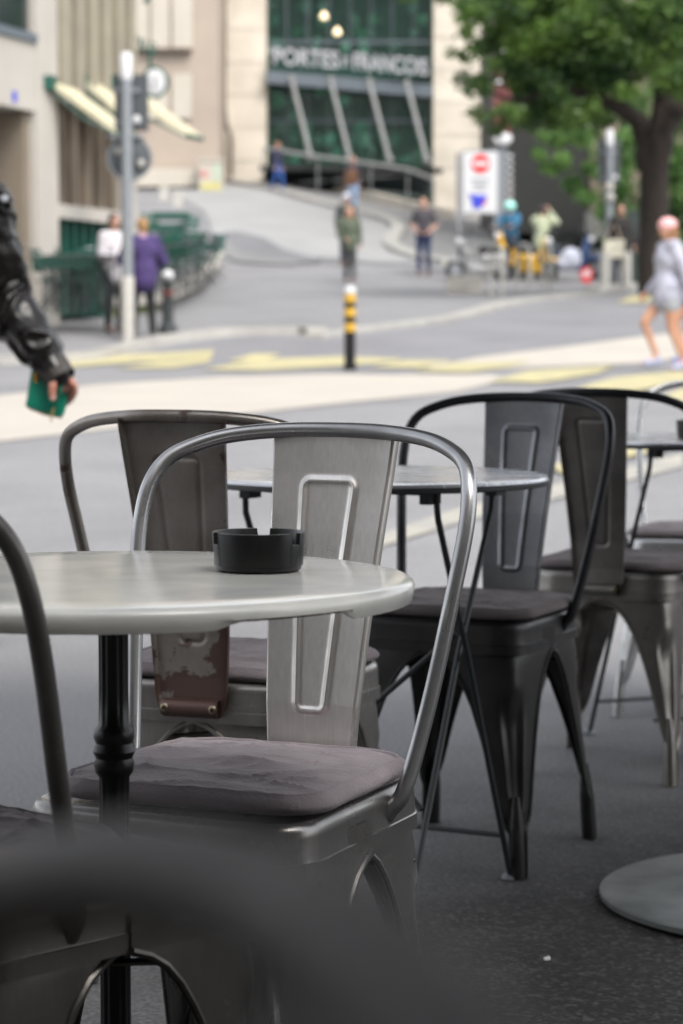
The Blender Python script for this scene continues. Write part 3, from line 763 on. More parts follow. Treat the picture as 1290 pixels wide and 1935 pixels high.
# ------------------------------------------------------------------ metal chairs
def steel(name, c1, c2, rough=.34, rvar=.2, rust=None, metal=.9, brush=(60, 60, 3), scratches=True):
    m = bpy.data.materials.new(name); N, L = nodes_of(m); b = N['Principled BSDF']
    tc = N.new('ShaderNodeTexCoord')
    mp = N.new('ShaderNodeMapping'); mp.inputs['Scale'].default_value = brush; L.new(tc.outputs['Object'], mp.inputs[0])
    n1 = N.new('ShaderNodeTexNoise'); n1.inputs['Scale'].default_value = 5; n1.inputs['Detail'].default_value = 5; L.new(mp.outputs[0], n1.inputs[0])
    n2 = N.new('ShaderNodeTexNoise'); n2.inputs['Scale'].default_value = 11; n2.inputs['Detail'].default_value = 7; L.new(tc.outputs['Object'], n2.inputs[0])
    r = N.new('ShaderNodeMapRange'); r.inputs[1].default_value = .36; r.inputs[2].default_value = .64; L.new(n2.outputs[0], r.inputs[0])
    mx = N.new('ShaderNodeMix'); mx.data_type = 'RGBA'; mx.inputs[6].default_value = (*c1, 1); mx.inputs[7].default_value = (*c2, 1); L.new(r.outputs[0], mx.inputs[0])
    br = N.new('ShaderNodeMapRange'); br.inputs[3].default_value = .86; br.inputs[4].default_value = 1.14; L.new(n1.outputs[0], br.inputs[0])
    sc = N.new('ShaderNodeVectorMath'); sc.operation = 'SCALE'; L.new(mx.outputs[2], sc.inputs[0]); L.new(br.outputs[0], sc.inputs['Scale'])
    rr = N.new('ShaderNodeMapRange'); rr.inputs[1].default_value = .3; rr.inputs[2].default_value = .7; rr.inputs[3].default_value = rough; rr.inputs[4].default_value = rough + rvar; L.new(n2.outputs[0], rr.inputs[0])
    col, rgh, met = sc.outputs[0], rr.outputs[0], None
    b.inputs['Metallic'].default_value = metal
    if scratches:
        # thin pale scratches: very stretched, warped noise ridges
        mp2 = N.new('ShaderNodeMapping'); mp2.inputs['Rotation'].default_value = (.2, .9, .3); mp2.inputs['Scale'].default_value = (10, 10, 60); L.new(tc.outputs['Object'], mp2.inputs[0])
        n3 = N.new('ShaderNodeTexNoise'); n3.inputs['Scale'].default_value = 2.2; n3.inputs['Detail'].default_value = 2; n3.inputs['Distortion'].default_value = 1.2; L.new(mp2.outputs[0], n3.inputs[0])
        s1 = N.new('ShaderNodeMath'); s1.operation = 'SUBTRACT'; s1.inputs[1].default_value = .5; L.new(n3.outputs[0], s1.inputs[0])
        s2 = N.new('ShaderNodeMath'); s2.operation = 'ABSOLUTE'; L.new(s1.outputs[0], s2.inputs[0])
        s3 = N.new('ShaderNodeMapRange'); s3.inputs[1].default_value = .004; s3.inputs[2].default_value = 0; L.new(s2.outputs[0], s3.inputs[0])
        n4 = N.new('ShaderNodeTexNoise'); n4.inputs['Scale'].default_value = 19; L.new(tc.outputs['Object'], n4.inputs[0])
        s4 = N.new('ShaderNodeMapRange'); s4.inputs[1].default_value = .60; s4.inputs[2].default_value = .66; s4.inputs[4].default_value = .6; L.new(n4.outputs[0], s4.inputs[0])
        s5 = N.new('ShaderNodeMath'); s5.operation = 'MULTIPLY'; L.new(s3.outputs[0], s5.inputs[0]); L.new(s4.outputs[0], s5.inputs[1])
        ms = N.new('ShaderNodeMix'); ms.data_type = 'RGBA'; ms.inputs[7].default_value = (.75, .73, .7, 1); L.new(col, ms.inputs[6]); L.new(s5.outputs[0], ms.inputs[0]); col = ms.outputs[2]
    if rust:
        amount, zlow, xside = rust
        n5 = N.new('ShaderNodeTexNoise'); n5.inputs['Scale'].default_value = 13; n5.inputs['Detail'].default_value = 8; n5.inputs['Roughness'].default_value = .6; L.new(tc.outputs['Object'], n5.inputs[0])
        sx = N.new('ShaderNodeSeparateXYZ'); L.new(tc.outputs['Object'], sx.inputs[0])
        zl = N.new('ShaderNodeMapRange'); zl.inputs[1].default_value = zlow + .12; zl.inputs[2].default_value = zlow - .04; zl.inputs[3].default_value = 0; zl.inputs[4].default_value = .34; L.new(sx.outputs['Z'], zl.inputs[0])
        xl = N.new('ShaderNodeMapRange'); xl.inputs[1].default_value = .03 * xside; xl.inputs[2].default_value = .075 * xside; xl.inputs[3].default_value = 0; xl.inputs[4].default_value = .2; L.new(sx.outputs['X'], xl.inputs[0])
        a1 = N.new('ShaderNodeMath'); L.new(n5.outputs[0], a1.inputs[0]); L.new(zl.outputs[0], a1.inputs[1])
        a2 = N.new('ShaderNodeMath'); L.new(a1.outputs[0], a2.inputs[0]); L.new(xl.outputs[0], a2.inputs[1])
        a3 = N.new('ShaderNodeMapRange'); a3.inputs[1].default_value = .74 - amount; a3.inputs[2].default_value = .77 - amount; L.new(a2.outputs[0], a3.inputs[0])
        mr = N.new('ShaderNodeMix'); mr.data_type = 'RGBA'; mr.inputs[7].default_value = (.080, .046, .037, 1); L.new(col, mr.inputs[6]); L.new(a3.outputs[0], mr.inputs[0]); col = mr.outputs[2]
        m2 = N.new('ShaderNodeMix'); m2.inputs[3].default_value = .6; L.new(a3.outputs[0], m2.inputs[0]); L.new(rgh, m2.inputs[2]); rgh = m2.outputs[0]
        m3 = N.new('ShaderNodeMapRange'); m3.inputs[3].default_value = metal; m3.inputs[4].default_value = .15; L.new(a3.outputs[0], m3.inputs[0]); L.new(m3.outputs[0], b.inputs['Metallic'])
    L.new(col, b.inputs['Base Color']); L.new(rgh, b.inputs['Roughness'])
    bp = N.new('ShaderNodeBump'); bp.inputs['Strength'].default_value = .06; bp.inputs['Distance'].default_value = .002; L.new(n1.outputs[0], bp.inputs['Height']); L.new(bp.outputs[0], b.inputs['Normal'])
    return m

def outline(hf, hr, hd, r, n=10):
    """rounded trapezoid, front at -y"""
    out = []
    cs = [((hf - r), -hd + r, -90), ((hr - r), hd - r, 0), (-(hr - r), hd - r, 90), (-(hf - r), -hd + r, 180)]
    for cx, cy, a0 in cs:
        for k in range(n + 1):
            a = R(a0 + 90 * k / n)
            out.append((cx + r * math.cos(a), cy + r * math.sin(a)))
    res = []; m = len(out)
    for i in range(m):
        a, b = out[i], out[(i + 1) % m]
        res.append(a)
        if i % (n + 1) == n:      # straight run between two corners
            for k in range(1, 12): res.append((a[0] + (b[0] - a[0]) * k / 12, a[1] + (b[1] - a[1]) * k / 12))
    return res
def rings_mesh(b, rings):
    n = len(rings[0]); vs = [p for r in rings for p in r]; fs = []
    for i in range(len(rings) - 1):
        for k in range(n):
            l = (k + 1) % n
            fs.append((i * n + k, i * n + l, (i + 1) * n + l, (i + 1) * n + k))
    b.add(vs, fs)

HF, HR, HD = .173, .158, .182
def seat_mb():
    b = MB(); rings = []
    for e, z in ((.15, .4440), (.10, .4445), (.05, .445), (.028, .446), (.018, .4505), (.009, .4525), (.0035, .4495), (.0007, .444), (.0, .437), (-.0005, .413), (-.0008, .4115), (-.0024, .4105), (-.0028, .400), (-.0032, .394), (.001, .394)):
        o = outline(HF - e, HR - e, HD - e, max(.055 - e * .9, .008) if e > 0 else .055)
        rings.append([(x, y, z) for x, y in o])
    rings_mesh(b, rings)
    n = len(rings[0]); b.f.append(tuple(range(n)))
    return b
GAP = [(.45, 0), (.396, 0), (.388, .022), (.375, .042), (.355, .060), (.33, .076), (.30, .091), (.25, .110), (.2, .126), (.15, .140), (.115, .150), (.095, .160), (.080, .172), (.0, .178)]
def gap(z):
    for (a, ga), (c, gc) in zip(GAP, GAP[1:]):
        if z >= c: return ga + (gc - ga) * (a - z) / (a - c)
    return GAP[-1][1]
def leg_mb(sx, front):
    sy = -1 if front else 1
    t0 = Vector(((HF if front else HR) - .002, (HD - .002)))
    t1 = Vector((.192 if front else .178, .208))
    zs = [.43, .41, .396, .392, .388, .382, .375, .365, .355, .343, .33, .315, .30, .28, .26, .24, .22, .2, .18, .16, .14, .125, .11, .10, .09, .08, .07, .04, .0]
    b = MB(); vs = []; n = 33; e1 = []; e2 = []
    for z in zs:
        f = (.43 - z) / .43
        c = t0 + (t1 - t0) * f
        g = gap(z)
        wx, wy = max(c.x - g, .01), max(c.y - g * 1.02, .01)
        row = []
        wm = min(wx, wy)
        for k in range(n):
            t = -1 + 2 * k / (n - 1)
            kk = (.18 + .17 * min(1, (.43 - z) / .15)) if z > .1 else .6
            a = (math.sqrt(t * t + kk * kk) - t) / 2; bb = (math.sqrt(t * t + kk * kk) + t) / 2
            dx, dy = a * wx, bb * wy
            # pressed channel down the corner of the leg
            win = max(0, min(1, (.33 - z) / .05)) * max(0, min(1, (z - .095) / .05))
            ch = .010 * win * math.exp(-((t / .34) ** 4))
            row.append(Vector((sx * (c.x - dx - ch), sy * (c.y - dy - ch), z)))
        vs += row; e1.append(row[0]); e2.append(row[-1])
    m = len(zs); fs = [(i * n + k, i * n + k + 1, (i + 1) * n + k + 1, (i + 1) * n + k) for i in range(m - 1) for k in range(n - 1)]
    b.add(vs, fs)
    s = 3
    b.tube(e1[s - 1:], .0042, 7); b.tube(e2[s - 1:], .0042, 7)
    # closed foot cap
    fp = []
    for z in (.145, .11, .08, .04, .001):
        c = t0 + (t1 - t0) * ((.43 - z) / .43); fp.append(Vector((sx * (c.x - .012), sy * (c.y - .012), z)))
    b.tube(fp, [.007, .0115, .0140, .0148, .0148], 16)
    return b
HOOP = [(.156, .066, .418), (.162, .066, .428), (.174, .072, .446), (.183, .088, .49), (.195, .112, .57), (.207, .138, .67), (.2125, .158, .735), (.209, .175, .778), (.196, .195, .806), (.170, .215, .822), (.130, .234, .834), (.07, .250, .8405), (0, .256, .842)]
def hoop_mb():
    pts = [Vector(p) for p in HOOP]; pts = pts + [Vector((-p.x, p.y, p.z)) for p in reversed(pts[:-1])]
    return MB().tube(catmull(pts, 8), .0093, 18)
def bead_d(x, z):
    z0, z1 = .512, .782
    h0, h1 = .0185, .034
    rr = .009
    sl = (h1 - h0) / (z1 - z0)
    ins = rr * math.sqrt(1 + sl * sl)
    a0, a1 = h0 + sl * rr - ins, h1 - sl * rr - ins
    vv = ((-a0, z0 + rr), (a0, z0 + rr), (a1, z1 - rr), (-a1, z1 - rr))
    d = 1e9; inside = False
    for k in range(4):
        (ax, az), (bx, bz) = vv[k], vv[(k + 1) % 4]
        ex, ez = bx - ax, bz - az
        t = min(max(((x - ax) * ex + (z - az) * ez) / (ex * ex + ez * ez), 0), 1)
        d = min(d, math.hypot(x - ax - ex * t, z - az - ez * t))
        if (az > z) != (bz > z) and x < ex * (z - az) / ez + ax: inside = not inside
    return (-d if inside else d) - rr
def splat_mb():
    cl = [(.187, .405), (.1875, .43), (.186, .46), (.190, .52), (.207, .62), (.228, .72), (.244, .79), (.255, .846)]
    nz, nx = 240, 111
    b = MB(); vs = []
    def cen(z):
        for (a, za), (c, zc) in zip(cl, cl[1:]):
            if z <= zc: return a + (c - a) * (z - za) / (zc - za)
        return cl[-1][0]
    for i in range(nz):
        z = .405 + (.838 - .405) * i / (nz - 1)
        hw = .0545 + (.0815 - .0545) * max(0, (z - .44) / .40) ** 1.05
        if z < .44: hw = .0545 - .010 * ((.44 - z) / .035) ** 1.2
        y = cen(z)
        row = [Vector((-hw - .0015, y + .010, z)), Vector((-hw - .0015, y + .003, z)), Vector((-hw, y + .0005, z))]
        for k in range(nx):
            x = (-1 + 2 * k / (nx - 1)) * (hw - .002)
            d = bead_d(x, z)
            h = .0031 * math.exp(-(d / .0036) ** 2)
            row.append(Vector((x, y - .5 * x * x - h, z)))
        row += [Vector((hw, y + .0005, z)), Vector((hw + .0015, y + .003, z)), Vector((hw + .0015, y + .010, z))]
        vs += row
    n = nx + 6
    fs = [(i * n + k, i * n + k + 1, (i + 1) * n + k + 1, (i + 1) * n + k) for i in range(nz - 1) for k in range(n - 1)]
    return b.add(vs, fs)
CH = {}
def chair_meshes():
    CH['seat'] = seat_mb().mesh('seat'); CH['hoop_frame'] = hoop_mb().mesh('hoop_frame')
    me = splat_mb().mesh('backrest')
    for e_ in me.edges: e_.use_edge_sharp = False
    CH['backrest'] = me
    for k, (sx, fr) in enumerate(((1, 1), (-1, 1), (1, 0), (-1, 0))): CH['leg%d' % k] = leg_mb(sx, fr).mesh('leg')
    b = MB(); b.box((0, .1905, .416), (.086, .011, .026))
    b.tube([(-.043, .193, .416), (.043, .193, .416)], .0125, 12)
    CH['bracket'] = b.mesh('bracket')
    b = MB().lathe([(.0085, 0), (.0085, .002), (.006, .0045), (.0035, .005), (.0035, .002), (.001, .002)], n=16); b.v = [Vector((v.x, v.z, v.y)) for v in b.v]
    b.v = [v * .78 for v in b.v]
    CH['screw'] = b.mesh('screw')
    b = MB()
    for s in (1, -1):
        b.box((0, 0, .350 + .004 * s), (.43, .018, .003), Matrix.Rotation(R(46) * s, 3, 'Z'))
    CH['cross_brace'] = b.mesh('cross_brace', smooth=False)
chair_meshes()
def make_chair(label, loc, a, m, mb=None, mh=None, mleg=None, mbr=None):
    t = thing('metal_chair', label, 'chair', loc, -R(a), 'metal cafe chairs')
    def pt(name, key, mt, parent=t, l=None):
        o = bpy.data.objects.new(name, CH[key]); C.objects.link(o); o.parent = parent
        if l: o.location = l
        if len(CH[key].materials) == 0: CH[key].materials.append(M['galv'])
        o.material_slots[0].link = 'OBJECT'; o.material_slots[0].material = mt
        return o
    pt('seat', 'seat', m); pt('hoop_frame', 'hoop_frame', mh or m); pt('backrest', 'backrest', mb or m)
    for k in range(4): pt('leg', 'leg%d' % k, mleg or m)
    br = pt('bracket', 'bracket', mbr or mb or m)
    for s in (-.038, .038): pt('screw', 'screw', M['brass'], br, (s, .2035, .417))
    pt('cross_brace', 'cross_brace', mleg or m)
    return t
M['brass'] = mat('screw_brass', (.26, .215, .15), .4, .9)
S1 = steel('brushed_steel', (.80, .765, .735), (.52, .495, .47), .24, .22)
S1H = steel('tube_steel', (.44, .44, .445), (.32, .32, .325), .22, .16, brush=(8, 8, 8))
SR = steel('rusty_steel', (.30, .275, .255), (.20, .178, .162), .45, .15, rust=(.0, .47, -1), metal=.6, scratches=True)
SRS = steel('worn_seat_steel', (.34, .325, .31), (.20, .185, .17), .22, .2, rust=(.08, -1, 1e6), metal=.85)
SRH = steel('worn_tube_steel', (.36, .335, .31), (.19, .16, .14), .30, .2, rust=(.115, -1, 1e6), metal=.85, brush=(8, 8, 8))
SRB = steel('rust_bracket', (.09, .05, .042), (.06, .034, .028), .4, .2, metal=.2, scratches=False)
SD = steel('blackened_steel', (.27, .275, .29), (.17, .175, .187), .24, .16)
SDL = steel('black_leg_steel', (.05, .049, .049), (.028, .027, .027), .28, .15, metal=.6, scratches=False)
SDH = steel('black_tube', (.05, .052, .056), (.03, .03, .033), .28, .15, metal=.7, scratches=False, brush=(8, 8, 8))
SE = steel('gunmetal', (.26, .245, .228), (.17, .16, .148), .38, .2)
SEL = steel('gunmetal_leg', (.30, .285, .265), (.19, .178, .165), .26, .2)
SF = steel('silver_steel', (.58, .58, .58), (.48, .48, .48), .22, .15)
SA = steel('dark_tube', (.15, .14, .132), (.10, .094, .088), .34, .2)
SAB = steel('very_dark_steel', (.035, .029, .026), (.02, .017, .015), .6, .2, metal=.2, scratches=False)
SAS = steel('dark_seat', (.10, .094, .087), (.06, .055, .05), .28, .2)

def cushion_me():
    rings = []
    N_ = 44
    def wr(x, y):
        w1 = noise.noise(Vector((x * 6, y * 6, 2.2))) * .06
        a = noise.noise(Vector((x * 8, y * 19, .3))) * .0062 + noise.noise(Vector((x * 30 + 4, y * 40, 1.3))) * .0012
        b = (1 - abs(noise.noise(Vector(((x + w1) * 8 + y * 9, (y + w1) * 20 - x * 7, 5.1))))) ** 8 * .0072 + (1 - abs(noise.noise(Vector(((y + w1) * 17, (x - w1) * 7, 8.1))))) ** 10 * .0045
        return a + b
    Z0 = 0.0
    spec = []
    for i in range(N_): # top, from the middle outwards
        e = .150 * (1 - i / (N_ - 1)) + .012
        t = i / (N_ - 1)
        spec.append((e, .038 - .006 * t ** 3, 1 - t ** 4 * .5))
    spec += [(.0125, .0325, .4), (.011, .0352, .3), (.0095, .0358, .3), (.008, .0325, .25), (.004, .029, .2), (0, .022, .15), (-.001, .015, .1), (.001, .008, .1), (.008, .002, 0), (.03, .0, 0), (.16, .0, 0)]
    for e, z, wgt in spec:
        h = .176
        o = outline(h - e, h - .008 - e, h - .004 - e, max(.062 - e * .36, .006), 14)
        row = []
        for x, y in o:
            q = wr(x, y) * wgt
            # edges ripple a little sideways
            k = 1 + .022 * noise.noise(Vector((x * 11, y * 11, 9))) * max(0, 1 - e / .06)
            cd_ = (abs(x) / .17) ** 3 * (abs(y) / .17) ** 3
            row.append(Vector((x * k, y * k, max(z + q - .010 * cd_ * wgt, 0 if z > .001 else 0))))
        rings.append(row)
    b = MB(); rings_mesh(b, rings); n = len(rings[0]); b.f.append(tuple(range(n))); b.f.append(tuple(range((len(rings) - 1) * n, len(rings) * n)))
    return b.mesh('seat_cushion')
CUSH = cushion_me()
M['fabric'] = mat('grey_mauve_fabric', (.30, .26, .27), .95, col2=(.235, .205, .215), nscale=14, bump=.22, bscale=190, sheen=.15, spec=.1)
M['fabric2'] = mat('dark_mauve_fabric', (.22, .19, .19), .95, col2=(.17, .145, .145), nscale=14, bump=.2, bscale=190, sheen=.12, spec=.1)
CUSH.materials.append(M['fabric'])
def cushion(label, chair, off=(0, 0), rot=0, m=None, thick=.58, xy=1.0):
    o = bpy.data.objects.new('seat_cushion', CUSH); C.objects.link(o)
    Rz = Matrix.Rotation(chair.rotation_euler.z, 3, 'Z')
    o.location = Vector(chair.location) + Rz @ Vector((off[0], off[1], .4535))
    o.rotation_euler = (0, 0, chair.rotation_euler.z + R(rot))
    o.scale = (xy, xy, thick)
    if m:
        o.material_slots[0].link = 'OBJECT'; o.material_slots[0].material = m
    return tag(o, label, 'cushion', 'grey chair cushions')

S1S = steel('seat_steel_darkened', (.27, .26, .25), (.17, .162, .155), .20, .2)  # darker copy of the chair steel, dark reflections put into its colour
c1 = make_chair('brushed steel chair in sharp focus directly behind the round pale table', (-.120, 2.671, .004), 26, S1S, mh=S1H, mb=S1)
cushion('creased mauve grey cushion on the sharp brushed steel chair in the middle', c1, (.004, .008), 2, None, .66, .93)
cc_ = make_chair('rust stained steel chair seen from behind, left of the brushed steel chair', (-.152, 3.661, .004), 200, SRS, SR, SRH, SRS, SRB)
cushion('pale grey cushion on the rust stained chair', cc_, (0, 0), -1)
cD = make_chair('black steel chair facing the camera behind the slim bistro table', (.239, 4.48, 0), 27, SDL, SD, SDH, SDL)
cushion('dark grey cushion on the black steel chair', cD, (0, 0), 1, M['fabric2'])
cE = make_chair('brown gunmetal chair seen from behind, overlapping the black chair at the right', (.631, 5.36, 0), 204, SEL, SE, SDH, SEL)
cushion('dark cushion on the gunmetal chair at the right edge', cE, (0, 0), 0, M['fabric2'])
cF = make_chair('bright silver chair at the right edge beyond the far table', (.935, 6.19, 0), 20, SF)
cushion('thin cushion on the bright silver chair', cF, (0, 0), 0, M['fabric2'])
cA = make_chair('dark blurred chair tucked against the near side of the pale table at the left edge', (-.318, 2.275, .004), 221, SAS, SA, SA, SAS)
cushion('soft dark cushion of the blurred near chair in the bottom left corner', cA, (.055, .05), 3, M['fabric2'], .8, .82)
cB = make_chair('very near chair blurred into a brown dark shape along the bottom edge', (-.240, .236, .03), 79, SAB, SAB, SAB, SAB)

# ------------------------------------------------------------------ tables
def pale_table():
    t = thing('cafe_table', 'round pale grey table with chipped rim on a black fluted post', 'table', (-.227, 2.39, .004))
    n = 240; rr = random.Random(5)
    prof = [(.001, .716), (.12, .716), (.24, .716), (.289, .7158), (.2950, .7146), (.2984, .7118), (.2998, .7080), (.2994, .7030), (.2985, .6980), (.2970, .6935), (.2945, .693)]
    vs = []; fs = []
    for i, (r, z) in enumerate(prof):
        for k in range(n):
            a = 2 * math.pi * k / n; deg = math.degrees(a); deg = deg - 360 if deg > 180 else deg
            zz = z
            if i >= 8:
                c = max(0, min(1, (deg + 68) / 8)) * max(0, min(1, (-36 - deg) / 5))
                q = (.0100 + .0042 * noise.noise(Vector((deg * .55, 0, 0))) + .0016 * noise.noise(Vector((deg * 1.9, 3, 0)))) * c
                q += .0006 * (noise.noise(Vector((deg * .5, 7, 0))) + .4)
                zz = z + q
            vs.append((r * math.cos(a), r * math.sin(a), zz))
    for i in range(len(prof) - 1):
        for k in range(n):
            l = (k + 1) % n; fs.append((i * n + k, i * n + l, (i + 1) * n + l, (i + 1) * n + k))
    fs.append(tuple(range(n)))
    m = bpy.data.materials.new('pale_table_top'); N, L = nodes_of(m); b = N['Principled BSDF']
    tc = N.new('ShaderNodeTexCoord'); mp = N.new('ShaderNodeMapping'); mp.inputs['Rotation'].default_value = (0, 0, .5); mp.inputs['Scale'].default_value = (1, 1.2, 1); L.new(tc.outputs['Object'], mp.inputs[0])
    n1 = N.new('ShaderNodeTexNoise'); n1.inputs['Scale'].default_value = 7; n1.inputs['Detail'].default_value = 8; n1.inputs['Distortion'].default_value = 1.6; L.new(mp.outputs[0], n1.inputs[0])
    r = N.new('ShaderNodeMapRange'); r.inputs[1].default_value = .38; r.inputs[2].default_value = .62; L.new(n1.outputs[0], r.inputs[0])
    mx = N.new('ShaderNodeMix'); mx.data_type = 'RGBA'; mx.inputs[6].default_value = (.58, .575, .53, 1); mx.inputs[7].default_value = (.50, .50, .475, 1); L.new(r.outputs[0], mx.inputs[0]); L.new(mx.outputs[2], b.inputs['Base Color'])
    n2 = N.new('ShaderNodeTexNoise'); n2.inputs['Scale'].default_value = 14; n2.inputs['Detail'].default_value = 6; L.new(tc.outputs['Object'], n2.inputs[0])
    r2 = N.new('ShaderNodeMapRange'); r2.inputs[3].default_value = .08; r2.inputs[4].default_value = .20; L.new(n2.outputs[0], r2.inputs[0]); L.new(r2.outputs[0], b.inputs['Roughness'])
    b.inputs['Specular IOR Level'].default_value = .55
    MB().add(vs, fs).build('tabletop', m, t)
    MB().lathe([(.001, .706), (.296, .706), (.2965, .705), (.2965, .7015), (.290, .700), (.001, .700)], n=160).build('brown_core', mat('core', (.07, .04, .025), .85, col2=(.03, .02, .015), nscale=60, bump=.6, bscale=200), t)
    # fluted post
    vs = []; fs = []; n = 96
    prof = [(.0155, .04), (.0155, .50), (.0155, .515), (.019, .52), (.0205, .528), (.0185, .534), (.0215, .541), (.0185, .549), (.0205, .555), (.019, .563), (.0155, .568), (.0150, .60), (.0150, .67), (.028, .684)]
    for i, (r_, z) in enumerate(prof):
        fl = .0009 if (z < .515 or z > .568) and z < .68 else 0
        for k in range(n):
            a = 2 * math.pi * k / n; q = r_ - fl * (1 + math.cos(12 * a)) / 2 * 1.6
            vs.append((q * math.cos(a), q * math.sin(a), z))
    for i in range(len(prof) - 1):
        for k in range(n):
            l = (k + 1) % n; fs.append((i * n + k, i * n + l, (i + 1) * n + l, (i + 1) * n + k))
    MB().add(vs, fs).build('post', mat('cast_iron', (.012, .012, .013), .28, .3, rvar=.15, nscale=30, bump=.05, bscale=80), t)
    b = MB().lathe([(.03, 0.02), (.045, .03), (.03, .05), (.02, .09), (.017, .1)], n=32)
    for k in range(4):
        a = R(45 + 90 * k); d = Vector((math.cos(a), math.sin(a), 0))
        b.tube([d * .02 + Vector((0, 0, .05)), d * .12 + Vector((0, 0, .035)), d * .22 + Vector((0, 0, .014))], [.018, .014, .012], 10)
    b.build('cast_foot', M['iron'], t)
pale_table()
def ashtray(loc, rot, label, s=1.0):
    n = 180; b = MB(); vs = []; fs = []
    top = .040
    def zt(deg):
        for c in (85, 205, 325):
            d = abs((deg - c + 180) % 360 - 180)
            if d < 7.5: return .0285
        return top
    rows = 9
    for k in range(n):
        deg = 360 * k / n; a = R(deg + rot); z = zt(deg)
        for r, zz in ((.001, .001), (.041, .001), (.0432, .0025), (.0436, .0062), (.0450, .0066), (.0472, z - .001), (.0468, z), (.0432, z), (.0426, z - .001), (.040, .009), (.001, .007)):
            vs.append((r * s * math.cos(a), r * s * math.sin(a), zz * s))
    q = 11
    for k in range(n):
        l = (k + 1) % n
        for i in range(q - 1): fs.append((k * q + i, l * q + i, l * q + i + 1, k * q + i + 1))
    o = b.add(vs, fs).build('ashtray', M['black_plastic'], loc=loc)
    return tag(o, label, 'ashtray')
ashtray((-.084, 2.445, .7200), 0, 'round black plastic ashtray with notched rim on the pale chipped table')

def bistro_table(loc, rot, label, near=True):
    t = thing('bistro_table', label, 'table', loc, R(rot), 'folding bistro tables')
    mt = mat('bistro_top', (.72, .73, .75), .16, .6, col2=(.60, .61, .64), nscale=6, rvar=.15, stretch=(1, 6, 1))
    MB().lathe([(.001, .722), (.25, .7225), (.289, .7235), (.296, .722), (.2985, .717)], n=96, cap=False).build('tabletop', mt, t)
    b = MB().lathe([(.2975, .7175), (.3005, .715), (.3005, .709), (.297, .707), (.294, .709), (.294, .713), (.001, .713)], n=96, cap=False)
    b.build('rim', mat('bistro_rim', (.035, .037, .04), .45, .0), t)
    dark = mat('bistro_leg', (.05, .055, .058), .42, .5)
    for s in (-1, 1):   # the two crossing U frames
        x = .17 * s
        MB().tube([(x + .01 * s, -.13, .705), (x + .012 * s, -.125, .66), (x + .008 * s, .0, .42), (x + .006 * s, .185, .012)], .0056, 8).build('leg', dark, t)
        MB().tube([(x - .006 * s, .13, .705), (x - .006 * s, .125, .66), (x - .010 * s, 0, .42), (x - .012 * s, -.185, .012)], .0056, 8).build('leg', dark, t)
        for gx_, gy_ in ((x + .006 * s, .195), (x - .012 * s, -.195)):
            MB().lathe([(.013, 0), (.02, .002), (.018, .007), (.008, .012)], (gx_, gy_, 0), 12).build('foot_glide', M['galv'], t)
        for hy_ in (-.13, .13): MB().box((x, hy_, .695), (.02, .04, .02)).build('hinge', dark, t, False)
    MB().tube([(-.176, .155, .085), (.176, .155, .085)], .0045, 8).build('crossbar', dark, t)
    MB().tube([(-.18, -.155, .085), (.156, -.155, .085)], .0045, 8).build('crossbar', dark, t)
    MB().tube([(-.18, -.13, .703), (.18, -.13, .703)], .0045, 8).tube([(-.176, .13, .703), (.176, .13, .703)], .0045, 8).build('top_rail', dark, t)
    MB().tube([(.165, -.02, .46), (-.17, -.16, .14)], .005, 8).tube([(.160, -.14, .18), (-.17, -.02, .46)], .005, 8).build('brace', dark, t)
    return t
bistro_table((.056, 4.14, 0), -28, 'slim folding round bistro table with crossed legs in front of the black chair')
bistro_table((.83, 5.68, 0), 20, 'far folding bistro table with a black ashtray at the right edge')
ashtray((.83, 5.62, .7225), 30, 'small black ashtray at the right edge on the far bistro table', 1.1)

